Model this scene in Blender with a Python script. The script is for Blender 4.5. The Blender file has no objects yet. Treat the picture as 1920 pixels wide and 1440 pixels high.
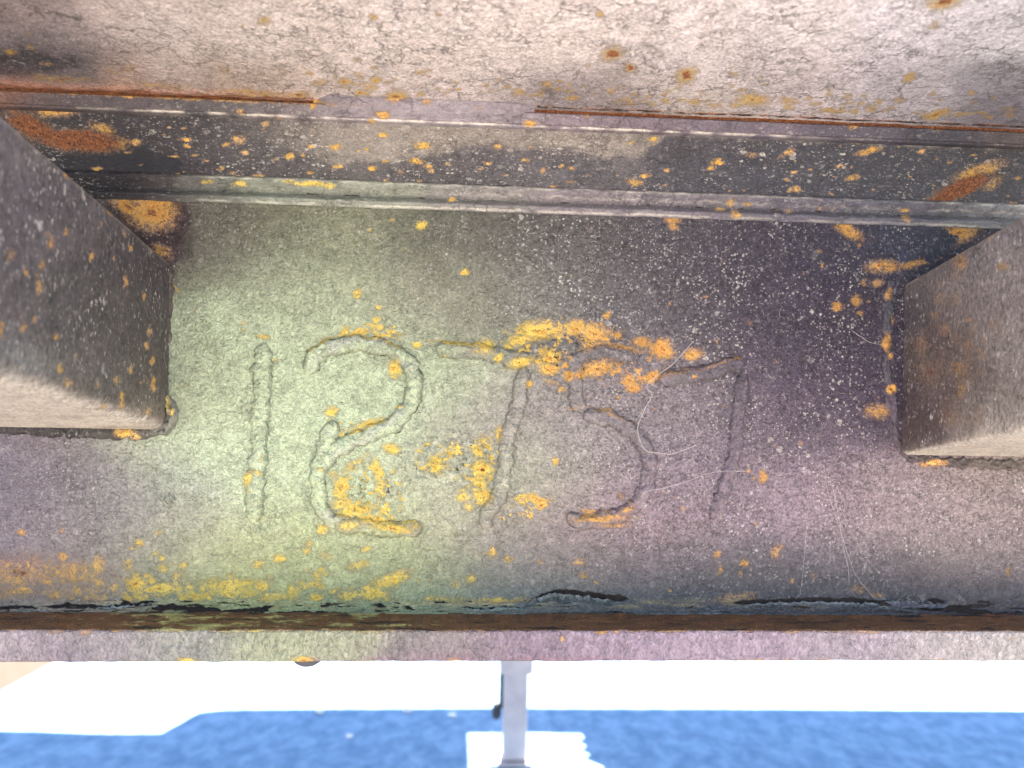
import bpy, bmesh, math, random
import numpy as np
from mathutils import Vector
rad = math.radians
random.seed(7)
RNG = np.random.RandomState(11)
SC = bpy.context.scene
COL = SC.collection

# ------------------------------------------------------------------ camera
CAM = np.array([0.0, 0.0, 1.20])
FPX = 1400.0                                   # focal length in pixels of a 1920 px wide frame
YAW, ROLL = rad(3.3), rad(1.15)
FWD = np.array([math.sin(YAW), math.cos(YAW), 0.0])
R0 = np.array([math.cos(YAW), -math.sin(YAW), 0.0]); U0 = np.array([0, 0, 1.0])
RGT = R0 * math.cos(ROLL) + U0 * math.sin(ROLL)
UPV = U0 * math.cos(ROLL) - R0 * math.sin(ROLL)
cd = bpy.data.cameras.new('camera'); cam = bpy.data.objects.new('camera', cd); COL.objects.link(cam)
cd.sensor_width = 36.0; cd.lens = 36.0 * FPX / 1920.0
cd.clip_start = 0.01; cd.clip_end = 2000
cd.dof.use_dof = True; cd.dof.focus_distance = 0.365; cd.dof.aperture_fstop = 9.5
from mathutils import Matrix
M = Matrix.Identity(4)
for i in range(3):
    M[i][0] = RGT[i]; M[i][1] = UPV[i]; M[i][2] = -FWD[i]; M[i][3] = CAM[i]
cam.matrix_world = M
SC.camera = cam

# ------------------------------------------------------------------ sky, sun, exposure
SUN_EL, SUN_AZ = rad(62), rad(8)               # sun stands beyond the frame, a little to the right
world = bpy.data.worlds.new('World'); SC.world = world; world.use_nodes = True
wn = world.node_tree.nodes; bg = wn['Background']
sky = wn.new('ShaderNodeTexSky'); sky.sky_type = 'NISHITA'; sky.sun_disc = False
sky.sun_elevation = SUN_EL; sky.sun_rotation = SUN_AZ
sky.air_density = 1.0; sky.dust_density = 0.2; sky.ozone_density = 3.0
world.node_tree.links.new(sky.outputs[0], bg.inputs[0]); bg.inputs[1].default_value = 0.10
sl = bpy.data.lights.new('sun', 'SUN'); sl.energy = 5.0; sl.angle = rad(0.5); sl.color = (1.0, 0.93, 0.84)
so = bpy.data.objects.new('sun', sl); COL.objects.link(so)
SDIR = Vector((math.sin(SUN_AZ) * math.cos(SUN_EL), math.cos(SUN_AZ) * math.cos(SUN_EL), math.sin(SUN_EL)))
so.rotation_euler = (-SDIR).to_track_quat('-Z', 'Y').to_euler(); so.location = (0, 4, 8)
SC.view_settings.view_transform = 'Standard'; SC.view_settings.look = 'None'
SC.view_settings.exposure = 3.0; SC.view_settings.gamma = 1.0
SC.cycles.max_bounces = 6; SC.cycles.diffuse_bounces = 4; SC.cycles.glossy_bounces = 2

# ------------------------------------------------------------------ helpers
def ray(u, v):
    u = np.asarray(u, float); v = np.asarray(v, float)
    return FWD + ((u - 960) / FPX)[..., None] * RGT - ((v - 720) / FPX)[..., None] * UPV
def on_y(u, v, y):
    d = ray(u, v); t = (y - CAM[1]) / d[..., 1]
    return CAM + d * t[..., None]
def on_z(u, v, z):
    d = ray(u, v); t = (z - CAM[2]) / d[..., 2]
    return CAM + d * t[..., None]
def project(P):
    q = np.asarray(P, float) - CAM
    zc = np.maximum(q @ FWD, 0.02)
    return 960 + FPX * (q @ RGT) / zc, 720 - FPX * (q @ UPV) / zc
def lin(c):
    c = np.asarray(c, float) / 255.0
    return np.where(c <= 0.04045, c / 12.92, ((c + 0.055) / 1.055) ** 2.4)

def _h(ix, iy, s):
    n = (ix.astype(np.int64) * 374761393 + iy.astype(np.int64) * 668265263 + s * 1442695041) & 0xffffffff
    n = ((n ^ (n >> 13)) * 1274126177) & 0xffffffff
    n = ((n ^ (n >> 16)) * 2246822519) & 0xffffffff
    return ((n ^ (n >> 15)) & 0xffffff) / float(0x1000000)
def pn(x, y, s=0):
    x = np.asarray(x, float); y = np.asarray(y, float)
    x0 = np.floor(x); y0 = np.floor(y); fx = x - x0; fy = y - y0
    def g(ix, iy, dx, dy):
        a = _h(ix, iy, s) * 2 * np.pi
        return np.cos(a) * dx + np.sin(a) * dy
    sx = fx * fx * fx * (fx * (fx * 6 - 15) + 10); sy = fy * fy * fy * (fy * (fy * 6 - 15) + 10)
    a = g(x0, y0, fx, fy); b = g(x0 + 1, y0, fx - 1, fy); c = g(x0, y0 + 1, fx, fy - 1); d = g(x0 + 1, y0 + 1, fx - 1, fy - 1)
    return ((a * (1 - sx) + b * sx) * (1 - sy) + (c * (1 - sx) + d * sx) * sy) * 1.5
def fbm(x, y, s=0, o=4, g=0.5):
    t = 0; a = 1.0; n = 0
    for k in range(o):
        t = t + a * pn(x * 2 ** k, y * 2 ** k, s + k * 17); n += a; a *= g
    return t / n
def worley(x, y, s=0):
    x = np.asarray(x, float); y = np.asarray(y, float)
    x0 = np.floor(x); y0 = np.floor(y); f1 = np.full(x.shape, 9.0); rid = np.zeros(x.shape)
    for i in (-1, 0, 1):
        for j in (-1, 0, 1):
            cx = x0 + i; cy = y0 + j
            d = np.hypot(cx + _h(cx, cy, s) - x, cy + _h(cx, cy, s + 5) - y)
            m = d < f1; f1 = np.where(m, d, f1); rid = np.where(m, _h(cx, cy, s + 9), rid)
    return f1, rid
def sstep(a, b, x):
    t = np.clip((x - a) / (b - a), 0, 1); return t * t * (3 - 2 * t)

# ------------------------------------------------------------------ objects
def tag(o, label=None, cat=None, group=None, kind=None):
    if label: o['label'] = label
    if cat: o['category'] = cat
    if group: o['group'] = group
    if kind: o['kind'] = kind
    return o
def empty(name, loc, label, cat, group=None):
    o = bpy.data.objects.new(name, None); COL.objects.link(o); o.location = loc; o.empty_display_size = 0.05
    return tag(o, label, cat, group)
def root_loc(p):
    r = np.zeros(3)
    while p is not None:
        r = r + np.array(p.location); p = p.parent
    return r
def raw_mesh(name, V, F, mat, parent=None, smooth=True, attrs=None):
    """V world coordinates (n,3); F list of index tuples or an (m,4) array"""
    V = np.asarray(V, float) - root_loc(parent)
    me = bpy.data.meshes.new(name)
    if isinstance(F, np.ndarray):
        k = F.shape[1]
        me.vertices.add(len(V)); me.vertices.foreach_set('co', V.astype(np.float32).ravel())
        me.loops.add(F.size); me.loops.foreach_set('vertex_index', F.astype(np.int32).ravel())
        me.polygons.add(len(F)); me.polygons.foreach_set('loop_start', np.arange(0, F.size, k, dtype=np.int32))
        me.update(calc_edges=True)
    else:
        me.from_pydata(V.tolist(), [], [tuple(f) for f in F]); me.update()
    me.polygons.foreach_set('use_smooth', np.full(len(me.polygons), smooth, dtype=bool))
    if attrs:
        for an, A in attrs.items():
            at = me.attributes.new(an, 'FLOAT_COLOR', 'POINT')
            A = np.asarray(A, np.float32)
            if A.shape[-1] == 3: A = np.concatenate([A, np.ones(A.shape[:-1] + (1,), np.float32)], -1)
            at.data.foreach_set('color', A.reshape(-1, 4).ravel())
    me.materials.append(mat); me.validate(clean_customdata=False)
    o = bpy.data.objects.new(name, me); COL.objects.link(o)
    if parent is not None: o.parent = parent
    return o
def grid_faces(n, m, off=0, wrap=False, flip=False):
    i = np.arange(n - 1)[:, None]; j = np.arange(m if wrap else m - 1)[None, :]
    j2 = (j + 1) % m
    a = i * m + j; b = i * m + j2; c = (i + 1) * m + j2; d = (i + 1) * m + j
    F = np.stack([a, b, c, d] if not flip else [d, c, b, a], -1).reshape(-1, 4)
    return F + off
def solid_grid(name, P, back, mat, parent, tint, wear, flip=False):
    """dense face P(n,m,3) closed behind: the border is carried along 'back' and capped"""
    n, m, _ = P.shape
    F = grid_faces(n, m, flip=flip)
    idx = np.arange(n * m).reshape(n, m)
    loop = np.concatenate([idx[0, :], idx[1:, -1], idx[-1, -2::-1], idx[-2:0:-1, 0]])
    V = P.reshape(-1, 3); L = len(loop)
    B = V[loop] + np.asarray(back, float)
    bi = np.arange(L) + n * m
    S = np.stack([loop, bi, np.roll(bi, -1), np.roll(loop, -1)], -1)
    cen = B.mean(0)[None, :]; ci = n * m + L
    S2 = np.stack([bi, np.full(L, ci), np.full(L, ci), np.roll(bi, -1)], -1)
    tri = [(int(a), ci, int(b)) for a, b in zip(bi, np.roll(bi, -1))]
    if flip:
        S = S[:, ::-1]; tri = [t[::-1] for t in tri]
    # quads by array; the cap triangles as degenerate-free quads are joined in afterwards
    Vall = np.concatenate([V, B, cen])
    T = np.concatenate([tint.reshape(-1, 3), tint.reshape(-1, 3)[loop], tint.reshape(-1, 3)[loop[:1]]])
    W = np.concatenate([wear.reshape(-1, 4), wear.reshape(-1, 4)[loop] * 0, wear.reshape(-1, 4)[loop[:1]] * 0])
    Q = np.concatenate([F, S])
    nq = len(Q); nt = len(tri)
    Vl = Vall - root_loc(parent)
    me = bpy.data.meshes.new(name)
    me.vertices.add(len(Vl)); me.vertices.foreach_set('co', Vl.astype(np.float32).ravel())
    li = np.concatenate([Q.ravel(), np.array(tri).ravel()]).astype(np.int32)
    me.loops.add(len(li)); me.loops.foreach_set('vertex_index', li)
    me.polygons.add(nq + nt)
    me.polygons.foreach_set('loop_start', np.concatenate([np.arange(nq) * 4, nq * 4 + np.arange(nt) * 3]).astype(np.int32))
    me.update(calc_edges=True)
    sm = np.zeros(nq + nt, bool); sm[:len(F)] = True
    me.polygons.foreach_set('use_smooth', sm)
    for an, A in (('tint', np.concatenate([T, np.ones((len(T), 1))], 1)), ('wear', W)):
        at = me.attributes.new(an, 'FLOAT_COLOR', 'POINT'); at.data.foreach_set('color', A.astype(np.float32).ravel())
    me.materials.append(mat)
    o = bpy.data.objects.new(name, me); COL.objects.link(o)
    if parent is not None: o.parent = parent
    return o

# ------------------------------------------------------------------ materials
class NT:
    def __init__(s, name):
        s.m = bpy.data.materials.new(name); s.m.use_nodes = True; s.t = s.m.node_tree
        s.n = s.t.nodes; s.b = s.n['Principled BSDF']
    def new(s, t, **k):
        n = s.n.new(t)
        for a, b in k.items(): setattr(n, a, b)
        return n
    def put(s, sock, v):
        if isinstance(v, bpy.types.NodeSocket): s.t.links.new(v, sock)
        elif isinstance(v, (tuple, list)) and len(v) == 3 and sock.type == 'RGBA': sock.default_value = (*v, 1)
        else: sock.default_value = v
    def math(s, op, a, b=None, c=None, clamp=False):
        n = s.new('ShaderNodeMath', operation=op, use_clamp=clamp); s.put(n.inputs[0], a)
        if b is not None: s.put(n.inputs[1], b)
        if c is not None: s.put(n.inputs[2], c)
        return n.outputs[0]
    def step(s, v, a, b):
        n = s.new('ShaderNodeMapRange', interpolation_type='SMOOTHSTEP'); s.put(n.inputs[0], v)
        s.put(n.inputs[1], a); s.put(n.inputs[2], b); return n.outputs[0]
    def mix(s, f, a, b, mode='MIX'):
        n = s.new('ShaderNodeMix', data_type='RGBA', blend_type=mode); s.put(n.inputs[0], f); s.put(n.inputs[6], a); s.put(n.inputs[7], b)
        return n.outputs[2]
    def noise(s, vec, sc, det=3, rough=0.5, dist=0.0, out=0):
        n = s.new('ShaderNodeTexNoise'); s.put(n.inputs['Vector'], vec); n.inputs['Scale'].default_value = sc
        n.inputs['Detail'].default_value = det; n.inputs['Roughness'].default_value = rough; n.inputs['Distortion'].default_value = dist
        return n.outputs[out]
    def voro(s, vec, sc, feature='F1', rnd=1.0):
        n = s.new('ShaderNodeTexVoronoi', feature=feature); s.put(n.inputs['Vector'], vec); n.inputs['Scale'].default_value = sc
        n.inputs['Randomness'].default_value = rnd
        return n
    def scalevec(s, vec, k):
        n = s.new('ShaderNodeVectorMath', operation='MULTIPLY'); s.put(n.inputs[0], vec); n.inputs[1].default_value = k
        return n.outputs[0]
    def addvec(s, a, b):
        n = s.new('ShaderNodeVectorMath', operation='ADD'); s.put(n.inputs[0], a); s.put(n.inputs[1], b); return n.outputs[0]

def paint_material(name, grain=0.9, cracks=0.0, fleck=1.0, bump=1.0, peel=0.55, stretch=(1, 1, 1), rough=0.62, gsize=1.0, fsize=1.0, rust_warm=1.0, core_lo=(0.045, 0.013, 0.008), core_hi=(0.36, 0.13, 0.045)):
    k = NT(name)
    geo = k.new('ShaderNodeNewGeometry')
    mm = k.scalevec(geo.outputs['Position'], (1000, 1000, 1000))          # millimetres
    ms = k.scalevec(mm, stretch)
    tint = k.new('ShaderNodeAttribute', attribute_name='tint').outputs['Color']
    wa = k.new('ShaderNodeAttribute', attribute_name='wear')
    sep = k.new('ShaderNodeSeparateColor'); k.put(sep.inputs[0], wa.outputs['Color'])
    rust, core, chip = sep.outputs[0], sep.outputs[1], sep.outputs[2]
    spk = wa.outputs['Alpha']
    # grain of chalked, dusty paint, plus peel relief shading put into the colour
    n1 = k.noise(ms, 0.75 / gsize, 5, 0.68)
    n2 = k.noise(ms, 0.16 / gsize, 4, 0.6)
    n3 = k.noise(mm, 0.03, 3, 0.55)
    g = k.math('MULTIPLY', k.math('SUBTRACT', n1, 0.5), k.math('MULTIPLY', k.math('ADD', spk, 0.10), 3.0 * grain))
    g = k.math('ADD', g, k.math('MULTIPLY', k.math('SUBTRACT', n2, 0.5), 0.95))
    g = k.math('ADD', g, k.math('MULTIPLY', k.math('SUBTRACT', n3, 0.5), 0.5))
    n0 = k.noise(mm, 1.9, 2, 0.6)
    g = k.math('ADD', g, k.math('MULTIPLY', k.math('SUBTRACT', n0, 0.5), 0.9))
    pl = k.noise(ms, 0.42, 4, 0.6, 1.6)
    g = k.math('ADD', g, k.math('MULTIPLY', k.math('SUBTRACT', pl, 0.5), 1.35 * peel))
    g = k.math('ADD', g, 1.0)
    g = k.math('MAXIMUM', g, 0.25)
    col = k.mix(1.0, tint, g, 'MULTIPLY')
    # pale dust in little smears
    nd = k.noise(ms, 0.45 / gsize, 6, 0.75, 0.6)
    dm = k.math('MULTIPLY', k.step(nd, 0.56, 0.70), k.math('MULTIPLY', spk, 0.55))
    col = k.mix(dm, col, (0.42, 0.36, 0.33))
    # cracks
    if cracks > 0:
        wob = k.noise(mm, 0.25, 4, 0.6, 0, 1)
        wv = k.addvec(mm, k.scalevec(wob, (9, 9, 9)))
        v1 = k.voro(wv, 0.085, 'DISTANCE_TO_EDGE').outputs['Distance']
        v2 = k.voro(wv, 0.24, 'DISTANCE_TO_EDGE').outputs['Distance']
        gate = k.step(k.noise(mm, 0.045, 3), 0.44, 0.60)
        c1 = k.math('MULTIPLY', k.math('SUBTRACT', 1.0, k.step(v1, 0.0, 0.040)), gate)
        gate2 = k.step(k.noise(mm, 0.07, 2), 0.47, 0.62)
        c2 = k.math('MULTIPLY', k.math('SUBTRACT', 1.0, k.step(v2, 0.0, 0.055)), gate2)
        cr = k.math('MAXIMUM', c1, k.math('MULTIPLY', c2, 0.75))
        cr = k.math('MULTIPLY', cr, cracks)
        col = k.mix(k.math('MULTIPLY', cr, 0.75), col, (0.06, 0.052, 0.058))
    else:
        cr = None
    # white flecks
    fm = None
    for sc, thr, sz in ((0.20, 0.70, 0.46), (0.42, 0.72, 0.55), (0.10, 0.78, 0.24), (1.05, 0.74, 0.75)):
        wob = k.noise(mm, sc * 3, 2, 0.5, 0, 1)
        vv = k.voro(k.addvec(ms, k.scalevec(wob, (1.2 / sc * 0.3,) * 3)), sc)
        sc2 = k.new('ShaderNodeSeparateColor'); k.put(sc2.inputs[0], vv.outputs['Color'])
        on = k.step(sc2.outputs[0], thr, thr + 0.05)
        size = k.math('MULTIPLY', sc2.outputs[1], sz * fsize)
        d = k.math('SUBTRACT', size, vv.outputs['Distance'])
        f = k.math('MULTIPLY', k.math('MULTIPLY', on, k.step(d, 0.0, 0.13)), k.step(nd, 0.34, 0.6))
        fm = f if fm is None else k.math('MAXIMUM', fm, f)
    fmk = k.math('MULTIPLY', fm, k.math('MULTIPLY', k.math('MULTIPLY', spk, 0.85 * fleck), k.math('ADD', k.step(k.noise(mm, 0.035, 3, 0.6), 0.38, 0.66), 0.22)), clamp=True)
    col = k.mix(fmk, col, (0.58, 0.54, 0.50))
    # rust
    nr = k.noise(mm, 0.60, 6, 0.78, 0.8)
    nr2 = k.noise(mm, 1.6, 4, 0.65)
    br = k.math('MULTIPLY', k.math('SUBTRACT', nr, 0.5), k.math('MINIMUM', k.math('MULTIPLY', rust, 4.5), 2.5))
    rv = k.math('ADD', rust, br)
    rm = k.step(rv, 0.14, 0.80)
    ramp = k.new('ShaderNodeValToRGB'); hue = k.math('ADD', k.math('MULTIPLY', k.math('SUBTRACT', k.noise(mm, 0.06, 2, 0.5), 0.5), 0.9), k.math('SUBTRACT', k.math('MULTIPLY', rv, 0.85), 0.06)); k.put(ramp.inputs[0], k.math('ADD', hue, k.math('MULTIPLY', k.math('SUBTRACT', nr2, 0.5), 1.3)))
    e = ramp.color_ramp.elements
    e[0].position = 0.2; e[0].color = (0.66, 0.52, 0.28, 1)
    e[1].position = 1.0; e[1].color = (0.50, 0.18, 0.035, 1)
    x = e.new(0.48); x.color = (0.90, 0.68, 0.13, 1)
    x = e.new(0.78); x.color = (0.84, 0.52, 0.08, 1)
    ts = k.new('ShaderNodeSeparateColor'); k.put(ts.inputs[0], tint)
    gr_ = k.math('DIVIDE', k.math('SUBTRACT', ts.outputs[1], k.math('MULTIPLY', ts.outputs[2], 0.35)), k.math('ADD', ts.outputs[0], 0.001))
    warm = k.step(gr_, 0.76, 0.50)
    rc_ = k.mix(k.math('MULTIPLY', warm, rust_warm), ramp.outputs[0], k.mix(1.0, ramp.outputs[0], (0.84, 0.62, 0.85), 'MULTIPLY'))
    col = k.mix(k.math('MULTIPLY', rm, 0.92), col, rc_)
    pit = k.math('MULTIPLY', k.step(k.noise(mm, 0.9, 3, 0.7, 1.0), 0.565, 0.63), k.step(rust, 0.55, 0.8))
    col = k.mix(k.math('MULTIPLY', pit, 0.8), col, (0.10, 0.04, 0.012))
    cv = k.math('ADD', core, k.math('MULTIPLY', k.math('SUBTRACT', nr, 0.5), k.math('MINIMUM', k.math('MULTIPLY', core, 4.0), 1.6)))
    cm = k.step(cv, 0.32, 0.58)
    nc_ = k.noise(mm, 0.9, 5, 0.75, 0.6)
    ccol = k.mix(k.step(nc_, 0.34, 0.68), core_lo, core_hi)
    col = k.mix(cm, col, ccol)
    hv = k.math('ADD', chip, k.math('MULTIPLY', k.math('SUBTRACT', nr, 0.5), k.math('MINIMUM', k.math('MULTIPLY', chip, 3.0), 0.8)))
    hm = k.step(hv, 0.36, 0.52)
    hcol = k.mix(n2, (0.010, 0.007, 0.007), (0.045, 0.024, 0.014))
    col = k.mix(hm, col, hcol)
    k.put(k.b.inputs['Base Color'], col)
    r = k.math('ADD', rough - 0.1, k.math('MULTIPLY', n2, 0.2))
    r = k.math('ADD', r, k.math('MULTIPLY', rm, 0.2))
    k.put(k.b.inputs['Roughness'], r)
    k.b.inputs['Specular IOR Level'].default_value = 0.35
    # relief: orange peel, grit, rust crust, cracks, chips
    hgt = k.math('MULTIPLY', pl, peel)
    hgt = k.math('ADD', hgt, k.math('MULTIPLY', n1, 0.35))
    hgt = k.math('ADD', hgt, k.math('MULTIPLY', fmk, 0.35))
    hgt = k.math('ADD', hgt, k.math('MULTIPLY', k.math('MULTIPLY', rm, nr), 0.9))
    hgt = k.math('SUBTRACT', hgt, k.math('MULTIPLY', hm, 0.8))
    if cr is not None: hgt = k.math('SUBTRACT', hgt, k.math('MULTIPLY', cr, 0.5))
    bp = k.new('ShaderNodeBump'); bp.inputs['Strength'].default_value = 0.9; bp.inputs['Distance'].default_value = 0.0016 * bump
    k.put(bp.inputs['Height'], hgt); k.put(k.b.inputs['Normal'], bp.outputs[0])
    return k.m

def simple_material(name, c1, c2, sc, rough=0.7, bump=0.3, bd=0.004, stretch=(1, 1, 1), metallic=0.0):
    k = NT(name)
    geo = k.new('ShaderNodeNewGeometry'); p = k.scalevec(geo.outputs['Position'], stretch)
    n = k.noise(p, sc, 6, 0.65, 0.3); n2 = k.noise(p, sc * 7, 3, 0.6)
    f = k.math('ADD', k.math('MULTIPLY', k.step(n, 0.3, 0.7), 0.75), k.math('MULTIPLY', n2, 0.25))
    k.put(k.b.inputs['Base Color'], k.mix(f, c1, c2)); k.b.inputs['Roughness'].default_value = rough
    k.b.inputs['Metallic'].default_value = metallic; k.b.inputs['Specular IOR Level'].default_value = 0.3
    bp = k.new('ShaderNodeBump'); bp.inputs['Strength'].default_value = bump; bp.inputs['Distance'].default_value = bd
    k.put(bp.inputs['Height'], k.math('ADD', n, k.math('MULTIPLY', n2, 0.4))); k.put(k.b.inputs['Normal'], bp.outputs[0])
    return k.m

M_WEB = paint_material('web_paint', grain=1.0, peel=1.0, fleck=0.85, bump=1.9, fsize=0.95)
M_DECK = paint_material('cracked_deck_paint', grain=0.9, cracks=0.85, fleck=0.9, peel=0.65, bump=1.3, rust_warm=0.55, core_lo=(0.20, 0.05, 0.015), core_hi=(0.55, 0.21, 0.07))
M_RAIL = paint_material('rail_paint', grain=0.8, cracks=0.6, fleck=0.75, peel=0.5, stretch=(1, 1.6, 1.8), rust_warm=0.8)
M_ARM = paint_material('arm_paint', grain=1.05, fleck=0.75, peel=0.6, gsize=1.0, bump=1.0, stretch=(1, .9, .6))
M_LIP = paint_material('flange_paint', grain=0.8, fleck=0.5, peel=1.2, bump=1.6, rough=0.5, stretch=(1, 1, .6))
M_GROUND = simple_material('blue_grey_asphalt', (0.10, 0.19, 0.31), (0.27, 0.39, 0.54), 16.0, 0.9, 0.6, 0.008, (1, 0.8, 1))
M_BOUNCE = simple_material('tan_bounce', (0.50, 0.42, 0.34), (0.62, 0.54, 0.45), 5.0, 0.9, 0.3, 0.004)
M_POST = simple_material('galvanised_post', (0.40, 0.33, 0.34), (0.54, 0.46, 0.45), 14, 0.5, 0.15, 0.002, metallic=0.0)
M_DARK = simple_material('dark_iron', (0.03, 0.03, 0.035), (0.07, 0.065, 0.07), 30, 0.6)
M_TAN = simple_material('tan_brace_paint', (0.52, 0.37, 0.27), (0.60, 0.45, 0.34), 6, 0.6)
M_THREAD = simple_material('pale_fibre', (0.30, 0.27, 0.25), (0.44, 0.40, 0.37), 400, 0.7, 0.0)
M_SUNFLECK = simple_material('pale_sunfleck', (0.80, 0.74, 0.72), (0.9, 0.87, 0.85), 40, 0.8)

# ------------------------------------------------------------------ coat colours with lens flare and shading painted in; where rust, chips and dust lie (given on the steel, in photo pixels)
TINT = {
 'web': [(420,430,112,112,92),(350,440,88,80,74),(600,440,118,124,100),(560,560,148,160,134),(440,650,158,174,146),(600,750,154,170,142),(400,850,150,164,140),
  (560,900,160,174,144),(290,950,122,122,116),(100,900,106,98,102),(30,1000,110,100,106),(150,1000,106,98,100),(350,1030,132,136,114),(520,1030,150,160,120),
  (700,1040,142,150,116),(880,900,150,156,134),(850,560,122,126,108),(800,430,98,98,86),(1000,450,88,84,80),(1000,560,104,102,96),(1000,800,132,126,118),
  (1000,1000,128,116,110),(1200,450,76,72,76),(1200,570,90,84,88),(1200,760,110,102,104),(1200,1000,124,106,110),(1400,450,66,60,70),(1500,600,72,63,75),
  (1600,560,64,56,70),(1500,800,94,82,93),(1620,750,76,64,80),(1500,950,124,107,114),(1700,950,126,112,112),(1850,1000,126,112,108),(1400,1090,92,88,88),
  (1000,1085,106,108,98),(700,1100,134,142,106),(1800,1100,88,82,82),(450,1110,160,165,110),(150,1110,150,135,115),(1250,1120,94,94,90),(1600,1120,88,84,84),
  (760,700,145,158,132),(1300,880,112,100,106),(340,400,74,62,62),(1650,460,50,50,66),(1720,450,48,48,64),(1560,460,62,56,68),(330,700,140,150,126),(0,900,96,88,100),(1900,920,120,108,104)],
 'deck': [(60,20,132,118,114),(60,70,112,104,104),(40,115,66,66,74),(130,125,84,80,82),(200,30,160,146,140),(300,60,164,152,146),(300,140,150,138,132),(500,60,170,158,150),(450,160,140,124,112),
  (800,40,174,162,156),(800,120,166,154,146),(800,170,158,146,142),(1000,100,170,158,152),(1060,175,110,102,102),(1100,60,174,162,156),(1300,60,176,165,160),(1300,140,166,156,152),(1300,195,150,140,132),
  (1500,50,174,166,162),(1500,160,158,148,146),(1700,50,176,170,170),(1700,150,150,144,146),(1880,60,170,166,166),(1880,150,120,116,120),(1900,200,104,100,106),(1150,190,120,110,106),(250,165,150,120,100),(20,145,120,90,76)],
 'rail': [(40,230,60,54,52),(150,230,62,58,62),(250,330,44,42,52),(200,300,34,34,46),(330,250,76,72,74),(330,340,60,50,56),(450,260,98,94,92),(500,320,92,86,82),(650,250,132,126,118),(650,300,112,106,98),
  (650,340,90,86,80),(800,260,150,142,132),(800,310,106,100,94),(800,345,76,72,70),(950,255,150,140,132),(950,300,86,82,82),(1100,260,150,140,134),(1100,300,78,76,80),(1150,270,140,130,124),
  (1250,280,72,71,77),(1300,330,68,68,75),(1500,290,66,68,76),(1500,350,62,64,72),(1700,300,60,63,72),(1880,320,56,60,68),(1880,380,70,72,78)],
 'edge': [(0,170,110,76,64),(100,180,86,76,76),(200,190,90,82,84),(400,195,88,84,84),(560,205,112,104,104),(640,210,142,132,134),(800,215,146,136,138),(950,225,142,132,136),(1050,225,128,114,120),
  (1200,230,112,100,108),(1400,240,104,94,104),(1600,245,84,78,88),(1780,250,60,60,70),(1900,255,84,76,76)],
 'ridge': [(380,350,112,108,100),(380,375,100,102,92),(500,360,142,146,128),(700,370,138,140,124),(900,375,128,122,118),(1100,380,122,112,116),(1300,390,112,104,110),(1500,395,98,92,102),(1700,400,92,90,100),(1880,405,140,138,140),(250,345,34,26,32),(200,330,24,22,30),(310,355,52,40,46)],
 'lip': [(30,1210,160,146,150),(200,1210,146,136,138),(350,1210,148,146,136),(520,1210,166,168,136),(650,1205,160,160,132),(800,1210,138,130,126),(800,1235,136,112,122),(1000,1210,146,126,138),
  (1200,1210,152,132,146),(1400,1210,158,138,150),(1600,1210,164,148,156),(1800,1205,176,164,164),(1900,1215,184,174,170),(100,1238,130,116,124)],
 'arm': [(20,300,108,98,98),(60,450,96,88,88),(120,350,92,86,88),(150,550,80,75,74),(250,500,72,66,68),(250,620,76,71,68),(120,620,84,79,77),(40,600,100,92,90),(200,720,92,88,82),(280,700,82,76,70),(40,680,122,120,114),(100,770,140,128,114),(20,760,150,134,120),(230,790,134,124,108),
  (1700,600,76,72,78),(1690,760,74,60,66),(1760,650,98,84,76),(1730,800,78,60,60),(1780,740,98,84,78),(1840,560,130,118,112),(1900,500,146,134,128),(1900,640,150,138,128),(1860,760,134,122,112),(1820,840,190,174,156),(1900,820,204,190,172),(1900,420,130,120,120),(1800,470,96,92,96)],
}
GAIN = {'web': (.70, .69, .72), 'deck': (1.50, 1.56, 1.68), 'rail': (.40, .41, .47), 'edge': (.68, .71, .78), 'ridge': (.68, .70, .73), 'lip': (.57, .57, .56), 'arm': (.60, .60, .63), 'weld': (.6, .6, .6)}   # coat colour per part
TINT['web'] = [(a, b, *(np.array(c) * (np.array([1.14, 1.12, 1.08]) if c[1] > c[0] + 2 else (1.09 if sum(c) > 300 else 0.97)))) for (a, b, *c) in TINT['web']]  # raises the painted flare: greenish points lifted most
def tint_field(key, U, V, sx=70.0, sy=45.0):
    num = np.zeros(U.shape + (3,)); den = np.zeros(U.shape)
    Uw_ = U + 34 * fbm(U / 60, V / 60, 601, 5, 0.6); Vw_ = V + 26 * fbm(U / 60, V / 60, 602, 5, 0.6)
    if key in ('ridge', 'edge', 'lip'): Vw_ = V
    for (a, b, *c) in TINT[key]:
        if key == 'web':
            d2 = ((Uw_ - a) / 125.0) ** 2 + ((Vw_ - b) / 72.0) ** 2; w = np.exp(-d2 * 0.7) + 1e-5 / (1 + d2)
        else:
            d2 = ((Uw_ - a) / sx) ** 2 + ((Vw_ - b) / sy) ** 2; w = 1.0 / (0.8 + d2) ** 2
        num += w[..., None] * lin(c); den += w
    return num / den[..., None] * np.array(GAIN.get(key, (1, 1, 1)))

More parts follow.
